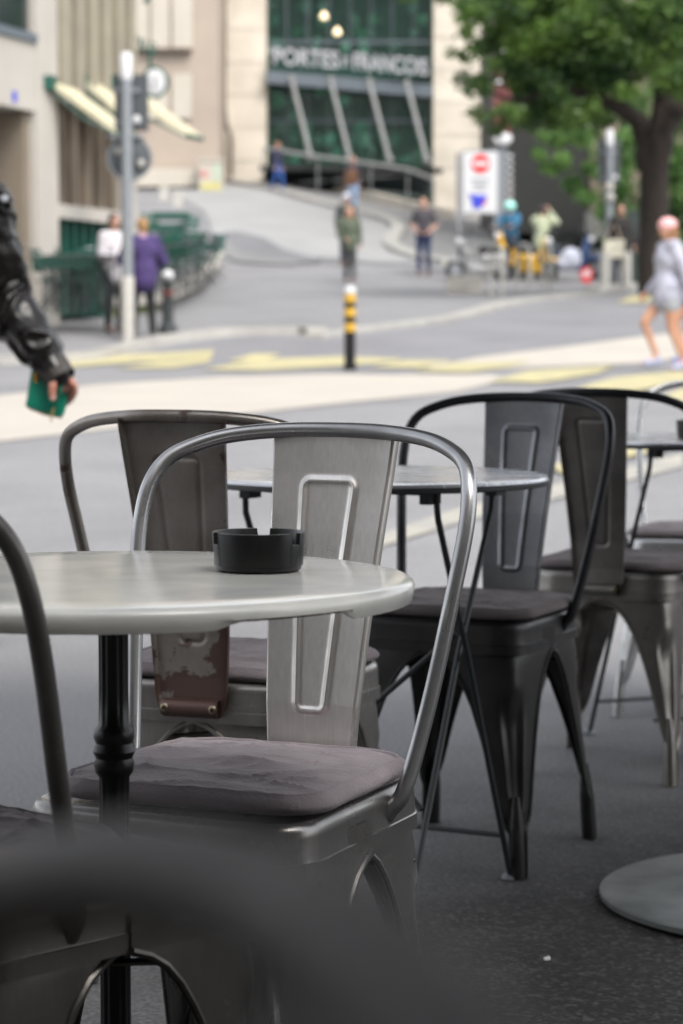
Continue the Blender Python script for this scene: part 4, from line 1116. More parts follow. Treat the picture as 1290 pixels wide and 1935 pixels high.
# ------------------------------------------------------------------ people
SK = mat('skin', (.52, .30, .22), .5, col2=(.45, .24, .17), nscale=12)
def cloth(name, c, rough=.85, c2=None): return mat(name, c, rough, col2=c2 or tuple(x * .7 for x in c), nscale=7, bump=.2, bscale=40)
DEF = dict(pelvis=(0, 0, .95), chest=(0, .0, 1.27), neck=(0, .01, 1.45), head=(0, -.02, 1.62),
           shL=(.18, 0, 1.41), shR=(-.18, 0, 1.41), elL=(.235, .03, 1.13), elR=(-.235, .03, 1.13), wrL=(.235, -.05, .88), wrR=(-.235, -.05, .88),
           hiL=(.085, 0, .90), hiR=(-.085, 0, .90), knL=(.095, -.02, .49), knR=(-.095, -.02, .49), anL=(.10, .02, .085), anR=(-.10, .02, .085), toL=None, toR=None, haL=None, haR=None)
def person(label, loc, rz, h, top, bottom, shoe=(.05, .05, .05), hair=(.05, .035, .025), pose=None, sleeve='long', shorts=False, longhair=False, bulk=1.0, bald=False, hat=None, skin=None, group=None, voxel=.012, topmat=None, coat=0., cat='person'):
    J = {k: (Vector(v) if v else None) for k, v in DEF.items()}
    for k, v in (pose or {}).items(): J[k] = Vector(v)
    for s in 'LR':
        if J['to' + s] is None: J['to' + s] = J['an' + s] + Vector((.015 if s == 'L' else -.015, -.17, -.055))
        if J['ha' + s] is None: J['ha' + s] = J['wr' + s] + (J['wr' + s] - J['el' + s]).normalized() * .09
    t = thing('person', label, cat, loc, rz, group); t.scale = (h / 1.75,) * 3
    skin = skin or SK
    B = bulk; pr = []
    pv, chs, nk, hd = J['pelvis'], J['chest'], J['neck'], J['head']
    tw = (J['shL'] - J['shR']).normalized()
    pr += [('e', pv, (.155 * B, .105 * B, .12)), ('e', chs, (.155 * B, .105 * B, .19)), ('c', pv, .105 * B, chs, .105 * B), ('c', chs + (nk - chs) * .5, .10, nk, .055), ('c', nk, .052, hd, .055),
           ('c', J['shL'] - tw * .04, .06, J['shR'] + tw * .04, .06)]
    hp = [('e', hd, (.072, .088, .105)), ('e', hd + Vector((0, -.02, -.06)), (.052, .065, .055)), ('e', hd + Vector((0, -.095, -.015)), (.013, .018, .022)), ('e', hd + Vector((.074, .005, -.01)), (.010, .018, .028)), ('e', hd + Vector((-.074, .005, -.01)), (.010, .018, .028)),
          ('e', hd + Vector((0, -.083, -.055)), (.022, .008, .007))]
    pr += hp
    for s, sg_ in (('L', 1), ('R', -1)):
        sh, el, wr_, ha = J['sh' + s], J['el' + s], J['wr' + s], J['ha' + s]
        hi, kn, an, to = J['hi' + s], J['kn' + s], J['an' + s], J['to' + s]
        pr += [('c', sh, .05, el, .038), ('c', el, .038, wr_, .025), ('c', wr_, .024, ha, .03), ('c', hi, .085 * B, kn, .052), ('c', kn, .05, an, .034), ('c', an, .036, to, .028)]
        d = (ha - wr_).normalized(); sd_ = d.cross(Vector((1, 0, 0)))
        if sd_.length < .2: sd_ = d.cross(Vector((0, 1, 0)))
        sd_.normalize(); nn = d.cross(sd_)
        for k in range(4):
            o = ha + sd_ * (k - 1.5) * .019
            L_ = (.055, .064, .060, .045)[k]
            m_ = o + d * L_ * .55 + nn * .004 * sg_; e_ = o + d * L_ + nn * .014 * sg_
            pr += [('c', o, .0095, m_, .009), ('c', m_, .009, e_, .008)]
        pr += [('c', ha - d * .04 + sd_ * .02, .012, ha + sd_ * .048 + d * .012, .0095)]
    blob('body', pr, voxel, skin, t, 3)
    # clothing
    tm = topmat or cloth('top_cloth', top)
    g = .016 + coat
    cp = [('e', pv + Vector((0, 0, .03)), (.165 * B + g * .5, .115 * B + g * .5, .12 + coat)), ('e', chs, (.158 * B + g, .108 * B + g, .185)), ('c', pv + Vector((0, 0, .04)), .105 * B + g, chs, .105 * B + g), ('c', chs + (nk - chs) * .5, .10 + g * .6, nk - Vector((0, 0, .045)), .062), ('c', J['shL'] - tw * .04, .062 + g * .6, J['shR'] + tw * .04, .062 + g * .6)]
    if coat: cp += [('c', pv + Vector((0, 0, .05)), .13 * B + g, pv - Vector((0, 0, .10)), .13 * B + g)]
    for s in 'LR':
        sh, el, wr_ = J['sh' + s], J['el' + s], J['wr' + s]
        if sleeve != 'none': cp += [('c', sh, .052 + g * .8, sh + (el - sh) * (.75 if sleeve == 'short' else 1), .046 + g * .6)]
        if sleeve == 'long': cp += [('c', el, .044 + g * .6, wr_ - (wr_ - el) * .04, .032 + g * .4)]
    blob('top', cp, voxel, tm, t, 2)
    bp_ = [('e', pv, (.16 * B + .006, .11 * B + .008, .115))]
    for s in 'LR':
        hi, kn, an = J['hi' + s], J['kn' + s], J['an' + s]
        if shorts: bp_ += [('c', hi, .092 * B, hi + (kn - hi) * .38, .088 * B)]
        else: bp_ += [('c', hi, .092 * B, kn, .066), ('c', kn, .065, an + Vector((0, 0, .02)), .055)]
    blob('shorts' if shorts else 'trousers', bp_, voxel, cloth('bottom_cloth', bottom), t, 2)
    sm = mat('shoe', shoe, .5)
    for s in 'LR':
        an, to = J['an' + s], J['to' + s]
        d = (to - an); d.z = 0; d.normalize()
        blob('shoe', [('c', an - d * .02 - Vector((0, 0, .035)), .045, to - d * .02 + Vector((0, 0, .012)), .038), ('c', an - Vector((0, 0, .01)), .043, an - Vector((0, 0, .04)), .046)], voxel, sm, t, 1)
    if hat:
        hb = [('e', hd + Vector((0, .0, .045)), (.096, .112, .088))]
        if hat[1] == 'cap': hb += [('e', hd + Vector((0, -.12, .045)), (.06, .06, .012))]
        if hat[1] == 'helmet': hb = [('e', hd + Vector((0, .01, .03)), (.128, .145, .125))]
        blob('helmet' if hat[1] == 'helmet' else 'cap', hb, voxel, mat('hat', hat[0], .4), t, 1)
    if not bald and not (hat and hat[1] == 'helmet'):
        hb = [('e', hd + Vector((0, .022, .028)), (.086, .092, .094))]
        if longhair: hb += [('c', hd + Vector((0, .05, 0)), .078, hd + Vector((0, .075, -.17)), .055), ('c', hd + Vector((.055, .02, 0)), .035, hd + Vector((.06, .03, -.15)), .028), ('c', hd + Vector((-.055, .02, 0)), .035, hd + Vector((-.06, .03, -.15)), .028)]
        else: hb += [('e', hd + Vector((0, .045, -.02)), (.076, .062, .075))]
        hm = mat('hair', hair, .6, col2=tuple(x * .6 for x in hair), nscale=20, stretch=(4, 4, .5))
        blob('hair', hb, voxel, hm, t, 1)
    b = MB()
    for s in (1, -1): b.ell(hd + Vector((.03 * s, -.083, .012)), (.011, .006, .006), 8)
    b.build('eyes', M['black'], t)
    return t
def at(px, py): return G(px, py)

# pair talking at the signal pole
p = at(214, 600); 
person('dark haired person in white cardigan facing the street beside the signal pole', onG(P(216, 622, 33.6).x, 33.6), R(38), 1.66, (.70, .66, .68), (.015, .015, .02), hair=(.03, .02, .018), pose=dict(wrL=(.10, -.22, 1.08), elL=(.24, -.03, 1.10), wrR=(-.10, -.22, 1.10), elR=(-.24, -.03, 1.12)), coat=.012)
pur_ = person('short blond person in purple coat and black trousers seen from behind by the pole', onG(P(270, 630, 32.6).x, 32.6), R(195), 1.63, (.048, .028, .115), (.008, .008, .01), hair=(.36, .20, .08), pose=dict(wrL=(.15, -.24, 1.06), elL=(.315, -.02, 1.12), wrR=(-.15, -.24, 1.02), elR=(-.315, -.02, 1.12), knL=(.12, -.02, .49), knR=(-.12, -.02, .49), anL=(.14, .02, .085), anR=(-.15, -.02, .085)), coat=.03, bulk=1.25)
MB().ell((0, .0, 1.455), (.095, .09, .05), 14).ell((0, .06, 1.40), (.06, .05, .06), 12).build('scarf', cloth('pink_scarf', (.40, .26, .38)), pur_)

# woman walking in green jacket
person('blond person in olive green jacket and grey trousers behind the striped bollard', at(660, 537), R(8), 1.66, (.085, .105, .07), (.05, .05, .055), hair=(.50, .26, .12), pose=dict(wrL=(.24, -.06, .90), wrR=(-.13, -.2, 1.02), elR=(-.24, .0, 1.12), knL=(.08, -.10, .50), anL=(.07, -.12, .10), anR=(-.06, .16, .11), knR=(-.07, .0, .49)), longhair=True, coat=.022)
person('person in white cap standing directly behind the olive green jacket', onG(P(654, 500, 57).x, 57), R(5), 1.70, (.06, .065, .06), (.05, .06, .08), hat=((.55, .55, .6), 'cap'))
# man with hands low
person('bald man in charcoal tee and navy jeans standing alone right of the bollard', at(800, 521), R(-5), 1.76, (.055, .05, .06), (.018, .03, .085), bald=True, sleeve='short', pose=dict(wrL=(.13, -.17, .98), elL=(.28, .02, 1.12), wrR=(-.13, -.17, .98), elR=(-.28, .02, 1.12), anL=(.12, .04, .085), anR=(-.09, -.04, .085)), bulk=1.08)
person('person in navy jacket and blue jeans walking below the left end of the glass front', onG(P(524, 350, 83.5).x, 83.5), R(60), 1.72, (.03, .03, .07), (.03, .09, .30), hair=(.25, .10, .05), pose=dict(knL=(.06, -.16, .52), anL=(.06, -.18, .1), anR=(-.06, .24, .12), knR=(-.07, .04, .5)))
person('person in dark jacket with pale blue jeans walking on the upper pavement in the middle', at(667, 396), R(10), 1.74, (.04, .035, .05), (.30, .40, .58), hair=(.22, .09, .05), pose=dict(knL=(.08, -.12, .51), anL=(.08, -.14, .1), anR=(-.06, .18, .12)))
hb_ = blob('shoulder_bag', [('e', P(664, 335, 69.0) , (.20, .10, .26))], .02, cloth('brown_bag', (.13, .06, .03)), None, 1)
tag(hb_, 'brown shoulder bag carried by the person with pale blue jeans', 'bag')
# tote bag man
tl = at(1171, 545)
tm_ = person('person in black clothes carrying a white tote bag right of the signal pole', tl, R(25), 1.74, (.018, .015, .014), (.012, .012, .02), hair=(.10, .05, .03), pose=dict(wrL=(.25, -.10, .90), elL=(.25, .03, 1.13), anL=(.05, -.05, .085)), coat=.02, bulk=1.15)
tb = thing('tote_bag', 'cream tote bag hanging from the shoulder of the person in black', 'bag', P(1160, 470, tl.y - .30))
sc_ = tl.y / F
b = MB(); b.box((0, 0, 0), (38 * sc_, .09, 34 * sc_)); b.build('bag_body', cloth('tote_cloth', (.70, .66, .54)), tb, False)
b = MB(); b.tube([(-13 * sc_, 0, 17 * sc_), (-7 * sc_, 0, 44 * sc_), (4 * sc_, 0, 44 * sc_), (12 * sc_, 0, 17 * sc_)], .014, 8); b.build('strap', cloth('tote_strap', (.45, .36, .28)), tb)
# backpack person
bl = at(1224, 549)
person('person with a black and grey backpack walking away in front of the tree trunk', bl, R(170), 1.68, (.05, .045, .05), (.22, .19, .18), hair=(.16, .11, .07), pose=dict(knL=(.08, .05, .5)))
bpk = blob('backpack', [('e', P(1233, 470, bl.y - .22), (.17, .12, .24)), ('e', P(1233, 478, bl.y - .32), (.12, .07, .12))], .02, cloth('backpack', (.03, .03, .035)), None, 1)
tag(bpk, 'dark backpack with lighter panel worn in front of the tree trunk', 'backpack')
b = MB(); b.box(P(1234, 470, bl.y - .41), (.16, .02, .12)); b.build('backpack_panel', cloth('bp_panel', (.25, .25, .28)), bpk, False)
# bare legged walkers at the right edge
walkpose = dict(knR=(-.09, -.26, .56), anR=(-.09, -.10, .16), toR=(-.09, -.26, .085), anL=(.09, .16, .11), knL=(.09, .0, .50), toL=(.09, .01, .035), wrL=(.24, .18, .90), elL=(.23, .10, 1.13), wrR=(-.24, -.16, .92), elR=(-.23, .02, 1.12))
PK = mat('skin_warm', (.50, .27, .17), .55, col2=(.40, .20, .12), nscale=4)
wl = at(1262, 702)
person('person in pink headwear, lilac grey sweatshirt and pale shorts striding left', wl, R(-78), 1.68, (.42, .42, .50), (.38, .40, .41), shoe=(.30, .33, .45), hair=(.28, .13, .06), pose=walkpose, shorts=True, coat=.03, bulk=1.12, longhair=True, skin=PK, hat=((.72, .38, .38), 'beanie'))
wl2 = onG(P(1318, 700, wl.y + .7).x, wl.y + .7)
person('second walker in pink headwear mostly hidden at the right border', wl2, R(-80), 1.68, (.55, .50, .52), (.05, .05, .06), shoe=(.12, .2, .5), hair=(.6, .2, .2), pose=walkpose, coat=.01, skin=PK, hat=((.72, .34, .36), 'beanie'), shorts=True)

# scooters and riders
def scooter(label, loc, rz, m, s=1.0):
    t = thing('motor_scooter', label, 'scooter', loc, rz, 'scooters parked before the dark building'); t.scale = (s,) * 3
    for y in (-.62, .62):
        w_ = MB().tube([(0, y + .2 * math.cos(a), .24 + .2 * math.sin(a)) for a in [2 * math.pi * k / 20 for k in range(20)]], .05, 8, closed=True).build('wheel', M['rubber'], t)
        b = MB(); b.lathe([(.02, -.03), (.15, -.02), (.15, .02), (.02, .03)], n=16); b.v = [Vector((v.z, v.y + y, v.x + .24)) for v in b.v]; b.build('rim', M['galv'], w_)
    blob('body', [('c', (0, .62, .52), .13, (0, .15, .48), .15), ('c', (0, .2, .28), .10, (0, -.25, .26), .09), ('c', (0, -.3, .3), .09, (0, -.45, .85), .09), ('c', (.1, -.38, .6), .06, (-.1, -.38, .6), .06), ('e', (0, -.62, .46), (.09, .2, .06)), ('c', (0, .35, .3), .1, (0, .6, .35), .1)], .02, m, t, 2)
    blob('seat', [('c', (0, .62, .68), .09, (0, .08, .68), .10)], .02, M['rubber'], t, 2)
    b = MB().tube([(-.32, -.36, 1.0), (-.15, -.44, 1.0), (.15, -.44, 1.0), (.32, -.36, 1.0)], .018, 8); b.tube([(0, -.44, 1.0), (0, -.56, .3)], .03, 8); b.build('handlebar', M['iron'], t)
    b = MB().ell((0, -.53, .86), (.08, .06, .08), 12); b.build('headlight', M['white'], t)
    for s_ in (1, -1):
        MB().ell((.26 * s_, -.42, 1.14), (.055, .015, .04), 10).tube([(.26 * s_, -.4, 1.0), (.26 * s_, -.42, 1.12)], .008, 6).build('mirror', M['iron'], t)
    return t
y1 = at(1010, 532); y2 = at(965, 520); y3 = at(1075, 528); y4 = at(905, 532)
scooter('yellow scooter ridden by the person in the pale green jacket', y1, R(30), M['scooter_yellow'])
scooter('orange yellow scooter with the helmeted rider in blue on it', y2, R(-40), M['scooter_yellow'])
scooter('blue and white scooter parked right of the yellow one', y3, R(60), M['scooter_blue'])
scooter('white scooter parked behind the steel bike rack', y4, R(-60), M['scooter_white'])
sit = dict(pelvis=(0, 0, .82), chest=(0, -.03, 1.13), neck=(0, -.03, 1.31), head=(0, -.06, 1.48), shL=(.18, -.02, 1.27), shR=(-.18, -.02, 1.27), hiL=(.09, -.04, .80), hiR=(-.09, -.04, .80), knL=(.18, -.42, .66), knR=(-.18, -.42, .66), anL=(.17, -.40, .26), anR=(-.17, -.40, .26))
r1 = dict(sit); r1.update(elL=(.26, -.22, 1.10), wrL=(.24, -.42, 1.05), elR=(-.26, -.22, 1.10), wrR=(-.24, -.42, 1.05))
person('scooter rider in blue jacket and mint green helmet', y2 + Vector((0, .1, .06)), R(-30), 1.72, (.03, .14, .25), (.02, .02, .03), pose=r1, hat=((.35, .75, .66), 'helmet'), coat=.02)
r2 = dict(sit); r2.update(elL=(.27, -.20, 1.22), wrL=(.10, -.20, 1.46), elR=(-.27, -.20, 1.22), wrR=(-.10, -.20, 1.46), haL=(.06, -.2, 1.54), haR=(-.06, -.2, 1.54))
person('rider in pale green jacket raising both hands to the face on the yellow scooter', y1 + Vector((.15, .1, .06)), R(150), 1.76, (.46, .50, .34), (.07, .09, .11), hair=(.03, .02, .02), pose=r2, coat=.02)
gr = blob('duffel_bag', [('e', P(1078, 490, y3.y - .9), (.24, .22, .26)), ('e', P(1062, 500, y3.y - .9), (.2, .2, .15))], .03, cloth('bag_grey', (.45, .47, .55)), None, 2)
tag(gr, 'pale grey and blue bundle piled on the scooter right of the yellow one', 'bag')

# ------------------------------------------------------------------ the arm in the leather jacket
AY = 7.2
def arm_person():
    q = lambda x, y, dy=0.0: P(x, y, AY + dy)
    root = Vector((q(-180, 600).x, AY, 0))
    t = thing('person', 'person in black leather jacket walking by, only the arm with a green purse in view', 'person', root)
    L = lambda p: p - root
    sh, el, wr_ = L(q(-46, 395)), L(q(6, 562, .06)), L(q(108, 705, -.06))
    X = Vector((1, 0, 0))
    pr = [('e', (0, 0, .95), (.16, .11, .13)), ('e', (0, 0, 1.24), (.16, .11, .20)), ('c', (0, 0, .95), .11, (0, 0, 1.24), .11), ('c', (0, 0, 1.35), .10, (0, .01, 1.52), .06), ('c', (0, .01, 1.52), .055, (0, -.01, 1.64), .06), ('c', (.17, 0, 1.40), .06, (-.17, 0, 1.40), .06),
          ('e', (0, -.02, 1.68), (.075, .09, .11)), ('e', (0, -.04, 1.62), (.053, .065, .055)), ('e', (0, -.115, 1.665), (.013, .018, .022)), ('e', (.076, 0, 1.67), (.01, .018, .028)), ('e', (-.076, 0, 1.67), (.01, .018, .028))]
    pr += [('c', sh, .05, el, .04), ('c', el, .04, wr_, .026)]
    pr += [('c', (-.18, 0, 1.40), .05, (-.25, .04, 1.12), .04), ('c', (-.25, .04, 1.12), .04, (-.24, -.08, .88), .026), ('c', (-.24, -.08, .88), .026, (-.24, -.12, .79), .03)]
    for k in range(4): pr.append(('c', (-.24 + .0 * k, -.15 + .02 * k, .79), .009, (-.235, -.14 + .018 * k, .71), .008))
    pr.append(('c', (-.24, -.12, .83), .011, (-.22, -.17, .78), .009))
    pr += [('c', (.09, 0, .92), .088, (.10, .08, .50), .052), ('c', (.10, .08, .50), .05, (.14, .44, .14), .035), ('c', (.14, .44, .14), .036, (.16, .30, .04), .028)]
    pr += [('c', (-.09, 0, .92), .088, (-.10, -.16, .50), .052), ('c', (-.10, -.16, .50), .05, (-.10, -.24, .09), .035), ('c', (-.10, -.24, .09), .036, (-.10, -.40, .04), .028)]
    blob('body', pr, .010, SK, t, 2)
    # hand, finer skin: palm, thumb in front, four fingers curled round the purse
    hp = []
    def f(*pts): # chain of (x,y,dy,r)
        for a, b_ in zip(pts, pts[1:]):
            hp.append(('c', L(q(a[0], a[1], a[2])), a[3], L(q(b_[0], b_[1], b_[2])), b_[3]))
    f((106, 700, -.05, .026), (112, 716, -.05, .026))
    f((110, 712, -.045, .023), (126, 724, -.035, .020))
    f((106, 712, -.05, .021), (121, 731, -.035, .018))
    f((124, 714, -.02, .020), (129, 734, -.01, .017))
    # thumb (towards the camera, pressing the purse)
    f((104, 712, -.075, .0145), (99, 728, -.088, .0125), (98, 742, -.085, .0115), (99, 752, -.080, .0098))
    # fingers
    f((128, 716, -.055, .0125), (139, 727, -.05, .0115), (141, 741, -.035, .0105), (133, 752, -.020, .0095))
    f((129, 722, -.035, .0125), (138, 736, -.03, .0115), (136, 751, -.012, .0105), (127, 760, .002, .009))
    f((127, 728, -.01, .012), (132, 744, -.005, .011), (129, 758, .010, .010), (120, 765, .02, .0088))
    f((124, 730, .01, .011), (127, 747, .015, .010), (123, 759, .028, .009), (116, 764, .035, .008))
    hand = blob('hand', hp, .0028, mat('hand_skin', (.50, .24, .17), .48, col2=(.42, .17, .12), nscale=30, bump=.15, bscale=200), t, 2)
    b = MB().ell(L(q(99, 751, -.089)), (.0075, .003, .009), 10); b.build('thumbnail', mat('nail', (.62, .38, .33), .25), hand)
    # sleeve with folds
    lm = mat('black_leather', (.006, .005, .0045), .24, rvar=.12, nscale=22, bump=.12, bscale=70, spec=.30)
    fz = {}
    def fold(co, no):
        # folds run round the sleeve: use the distance along the limb
        a = (el - sh); b_ = (wr_ - el)
        if co.x < sh.x - .04: return co + no * .010 * noise.noise(co * 9)
        ta = (co - sh).dot(a) / a.length_squared; tb_ = (co - el).dot(b_) / b_.length_squared
        n1 = noise.noise(Vector((co.x * 5, co.y * 5, co.z * 5)))
        if tb_ < .05:
            d = .014 * noise.noise(Vector((co.x * 13 + co.z * 7, co.y * 9, co.z * 11 + n1))) + .010 * (1 - abs(noise.noise(Vector((co.x * 9 + co.z * 16, co.y * 10, co.z * 10 + 4))))) ** 3
            return co + no * d
        ang = math.atan2((co - el).cross(b_).y, 1)
        s = tb_ * 11 + n1 * 7.5 + co.y * 17 + noise.noise(co * 11 + Vector((3, 1, 2))) * 2.2
        w_ = max(0, 1 - max(0, (tb_ - .74) / .08))
        ridge = (1 - abs(math.sin(s * 1.1))) ** 1.1
        return co + no * (.019 * (ridge - .35) * w_ + .004 * noise.noise(co * 22) * w_ + .0006 * noise.noise(co * 60))
    dw = (wr_ - el).normalized()
    sp_ = [('e', (0, 0, 1.02), (.185, .135, .13)), ('e', (0, 0, 1.26), (.185, .135, .20)), ('c', (0, 0, 1.02), .14, (0, 0, 1.26), .14), ('c', (.14, 0, 1.38), .085, (-.14, 0, 1.38), .085), ('c', (0, 0, 1.40), .11, (0, .01, 1.50), .08),
           ('c', sh, .100, sh + (el - sh) * .55, .096), ('c', sh + (el - sh) * .5, .096, el, .084), ('c', el, .086, el + (wr_ - el) * .40, .080), ('c', el + (wr_ - el) * .40, .080, el + (wr_ - el) * .74, .062), ('c', el + (wr_ - el) * .70, .052, wr_ + dw * .004, .041),
           ('c', (-.18, 0, 1.38), .09, (-.27, .04, 1.10), .08), ('c', (-.27, .04, 1.10), .08, (-.25, -.08, .90), .05)]
    j = blob('leather_jacket', sp_, .006, lm, t, 5, fold)
    # cuff and shoulder strap
    b = MB(); n = 40; rings = []
    ax = dw; e1 = ax.cross(Vector((0, 1, 0))).normalized(); e2 = ax.cross(e1)
    for off, r in ((-.075, .047), (-.07, .0495), (-.01, .0485), (.020, .0475), (.026, .0465), (.026, .043), (.0, .042)):
        rings.append([wr_ + ax * off + (e1 * math.cos(2 * math.pi * k / n) * 1.0 + e2 * math.sin(2 * math.pi * k / n) * .82) * r * (1 + .02 * math.sin(5 * 2 * math.pi * k / n)) for k in range(n)])
    rings_mesh(b, rings); b.build('cuff', mat('cuff_leather', (.022, .018, .014), .42, rvar=.15, nscale=25, bump=.5, bscale=160), j)
    b = MB(); b.box(L(q(2, 362, -.1)), (.085, .06, .014), Matrix.Rotation(R(40), 3, 'Y')); b.box(L(q(14, 388, -.1)), (.03, .05, .02), Matrix.Rotation(R(45), 3, 'Y'))
    b.build('shoulder_strap', lm, j, False)
    b = MB().lathe([(.012, 0), (.012, .004), (.006, .008)], (0, 0, 0), 14); o = b.build('snap_button', M['galv'], j); o.location = L(q(8, 376, -.14)); o.rotation_euler = (R(60), R(30), 0)
    tp = [('e', (0, 0, .93), (.17, .12, .12))] + [('c', (.09, 0, .90), .098, (.10, .08, .50), .07), ('c', (.10, .08, .50), .07, (.135, .42, .19), .055), ('c', (-.09, 0, .90), .098, (-.10, -.16, .50), .07), ('c', (-.10, -.16, .50), .07, (-.10, -.24, .12), .055)]
    blob('trousers', tp, .012, cloth('dark_jeans', (.03, .03, .04)), t, 2)
    for a, c in (((.14, .44, .12), (.165, .30, .045)), ((-.10, -.22, .06), (-.10, -.40, .045))):
        blob('shoe', [('c', a, .046, c, .040), ('e', ((a[0] + c[0]) / 2, (a[1] + c[1]) / 2, .03), (.045, .11, .03))], .01, M['rubber'], t, 1)
    blob('hair', [('e', (0, .03, 1.71), (.09, .10, .10)), ('c', (0, .06, 1.68), .08, (0, .08, 1.50), .06)], .012, mat('hair', (.05, .03, .02), .6), t, 1)
    MB().ell((.03, -.095, 1.68), (.011, .006, .006), 8).ell((-.03, -.095, 1.68), (.011, .006, .006), 8).build('eyes', M['black'], t)
    # green purse
    pc = q(86, 735, -.02)
    w_ = thing('purse', 'glossy emerald green leather purse with gold zip held in the hand', 'purse', pc)
    pl = lambda x, y, d: P(x, y, AY + d) - pc
    gm = mat('green_leather', (.0, .155, .095), .28, rvar=.12, nscale=20, bump=.15, bscale=90, spec=.6)
    co = [(66, 683), (100, 690), (120, 720), (128, 738), (118, 787), (84, 781), (50, 769), (50, 752), (58, 700)]
    b = MB(); fr = [pl(x, y, -.03) for x, y in co]; bk = [pl(x, y, .015) for x, y in co]
    cen = sum(fr, Vector()) / len(fr)
    rings = []
    for k, (ins, d) in enumerate(((.12, -.036), (.05, -.034), (0, -.026), (0, .010), (.05, .018), (.12, .020))):
        rr = [pl(x, y, d) for x, y in co]; c0 = sum(rr, Vector()) / len(rr)
        rings.append(catmull([p + (c0 - p) * ins for p in rr], 5, closed=True))
    rings_mesh(b, rings); n = len(rings[0]); b.f.append(tuple(range(n))); b.f.append(tuple(range(5 * n, 6 * n)))
    b.build('purse_body', gm, w_)
    b = MB().tube([pl(52, 770, -.008), pl(84, 783, -.008), pl(117, 789, -.008)], .0032, 8)
    b.build('zip', mat('gold', (.55, .36, .10), .3, .9), w_)
    b = MB().tube([pl(104, 768, -.04), pl(99, 778, -.045), pl(97, 788, -.045)], .004, 8); b.tube([pl(97, 786, -.045), pl(96, 797, -.045)], .0025, 8); b.build('zip_pull', mat('gold2', (.50, .38, .14), .35, .8), w_)
    b = MB().ell(pl(67, 712, -.04), (.009, .003, .013), 12).tube([pl(64, 720, -.040), pl(70, 722, -.040)], .002, 6); b.build('gold_emblem', mat('gold3', (.40, .24, .05), .4, .7), w_)
    b = MB().tube(catmull([pl(118, 722, -.075), pl(112, 742, -.075), pl(107, 760, -.06), pl(104, 770, -.045)], 4), .0045, 8); b.build('wrist_loop', gm, w_)
arm_person()

# ------------------------------------------------------------------ street furniture
def signal(px, pb, pt, D, label, round_sign, box):
    base = P(px, pb, D); base.z = gz(base.x, D)
    t = thing('traffic_signal', label, 'traffic signal', base, 0, 'signal poles')
    k = D / F
    top = P(px, pt, D).z - base.z
    MB().lathe([(.06, 0), (.06, .02), ((11 if round_sign else 7) * k, .03), ((11 if round_sign else 7) * k, top - .25)], n=20).build('pole', M['galv'], t)
    MB().lathe([(.088, .0), (.088, .85), (.084, .87)], n=20).build('pole_sleeve', M['white_dirty'], t) if round_sign else None
    MB().lathe([(.075, top - .36), (.085, top - .32), (.085, top - .06), (.06, top), (.01, top + .01)], n=20).build('cap_light', M['white'], t)
    x0, y0, x1, y1 = box
    zt, zb = P(px, y0, D).z - base.z, P(px, y1, D).z - base.z
    wd = (x1 - x0) * k; cx = ((x0 + x1) / 2 - px) * k
    hd_ = MB().box((cx, .22, (zt + zb) / 2), (wd, .20, zt - zb)).build('signal_housing', M['sign_back'], t, False)
    MB().box((cx, .33, (zt + zb) / 2), (wd + .01, .02, zt - zb + .02)).build('backing_board', M['sign_back'], hd_, False)
    for j in range(3):
        z = zt - (j + .5) * (zt - zb) / 3
        b = MB(); b.lathe([(.001, 0), (.09, 0), (.09, .08), (.085, .08), (.085, .01), (.001, .01)], n=20); b.v = [Vector((v.x, v.z, v.y)) for v in b.v]
        o = b.build('signal_lens', M['black'], hd_); o.location = (cx, .34, z)
    for z in (zt - .3 * (zt - zb), zb + .08):
        MB().box((0, .10, z), (wd * .8, .05, .05)).build('mounting_clamp', M['galv'], t, False)
    o = MB().ell((wd * .3, .09, zb + .12), (.055, .04, .055), 12).build('bolt_cap', M['white'], t)
    if round_sign:
        sx, sy, r = round_sign; z = P(px, sy, D).z - base.z; rr = r * k; cx = (sx - px) * k
        b = MB(); b.lathe([(.001, 0), (rr, 0), (rr + .008, .005), (rr, .012), (.001, .012)], n=40); b.v = [Vector((v.x, v.z, v.y)) for v in b.v]
        o = b.build('round_sign', M['sign_back'], t); o.location = (cx, .12, z)
        rm = MB().tube([(rr * math.cos(a), .0, rr * math.sin(a)) for a in [2 * math.pi * i / 40 for i in range(40)]], .014, 8, closed=True).build('sign_rim', M['galv'], o)
        for dx, dz in ((-20, 12), (22, -10)):
            MB().ell((dx * k, -.02, dz * k), (.05, .03, .05), 10).build('fixing_cap', M['white_dirty'], o)
        MB().box((0, .08, z + .28), (.5, .03, .035)).box((0, .08, z - .25), (.3, .03, .035)).build('sign_bracket', M['galv'], t, False)
    return t
signal(241, 638, 99, 32.2, 'tall grey signal pole with round sign and white foot sleeve on the left pavement', (245, 297, 41), (218, 138, 278, 242))
signal(1150, 535, 245, 52.5, 'grey signal pole with slim housing and white cap in front of the trees', None, (1132, 262, 1170, 345))
b = MB(); k = 52.5 / F
for y in (352, 372): b.ell(P(1153, y, 52.3), (.09, .04, .09), 14)
tsr = [o for o in bpy.data.objects if o.name.startswith('traffic_signal')][1]
part(b, 'round_lamp', M['white_dirty'], tsr, True)

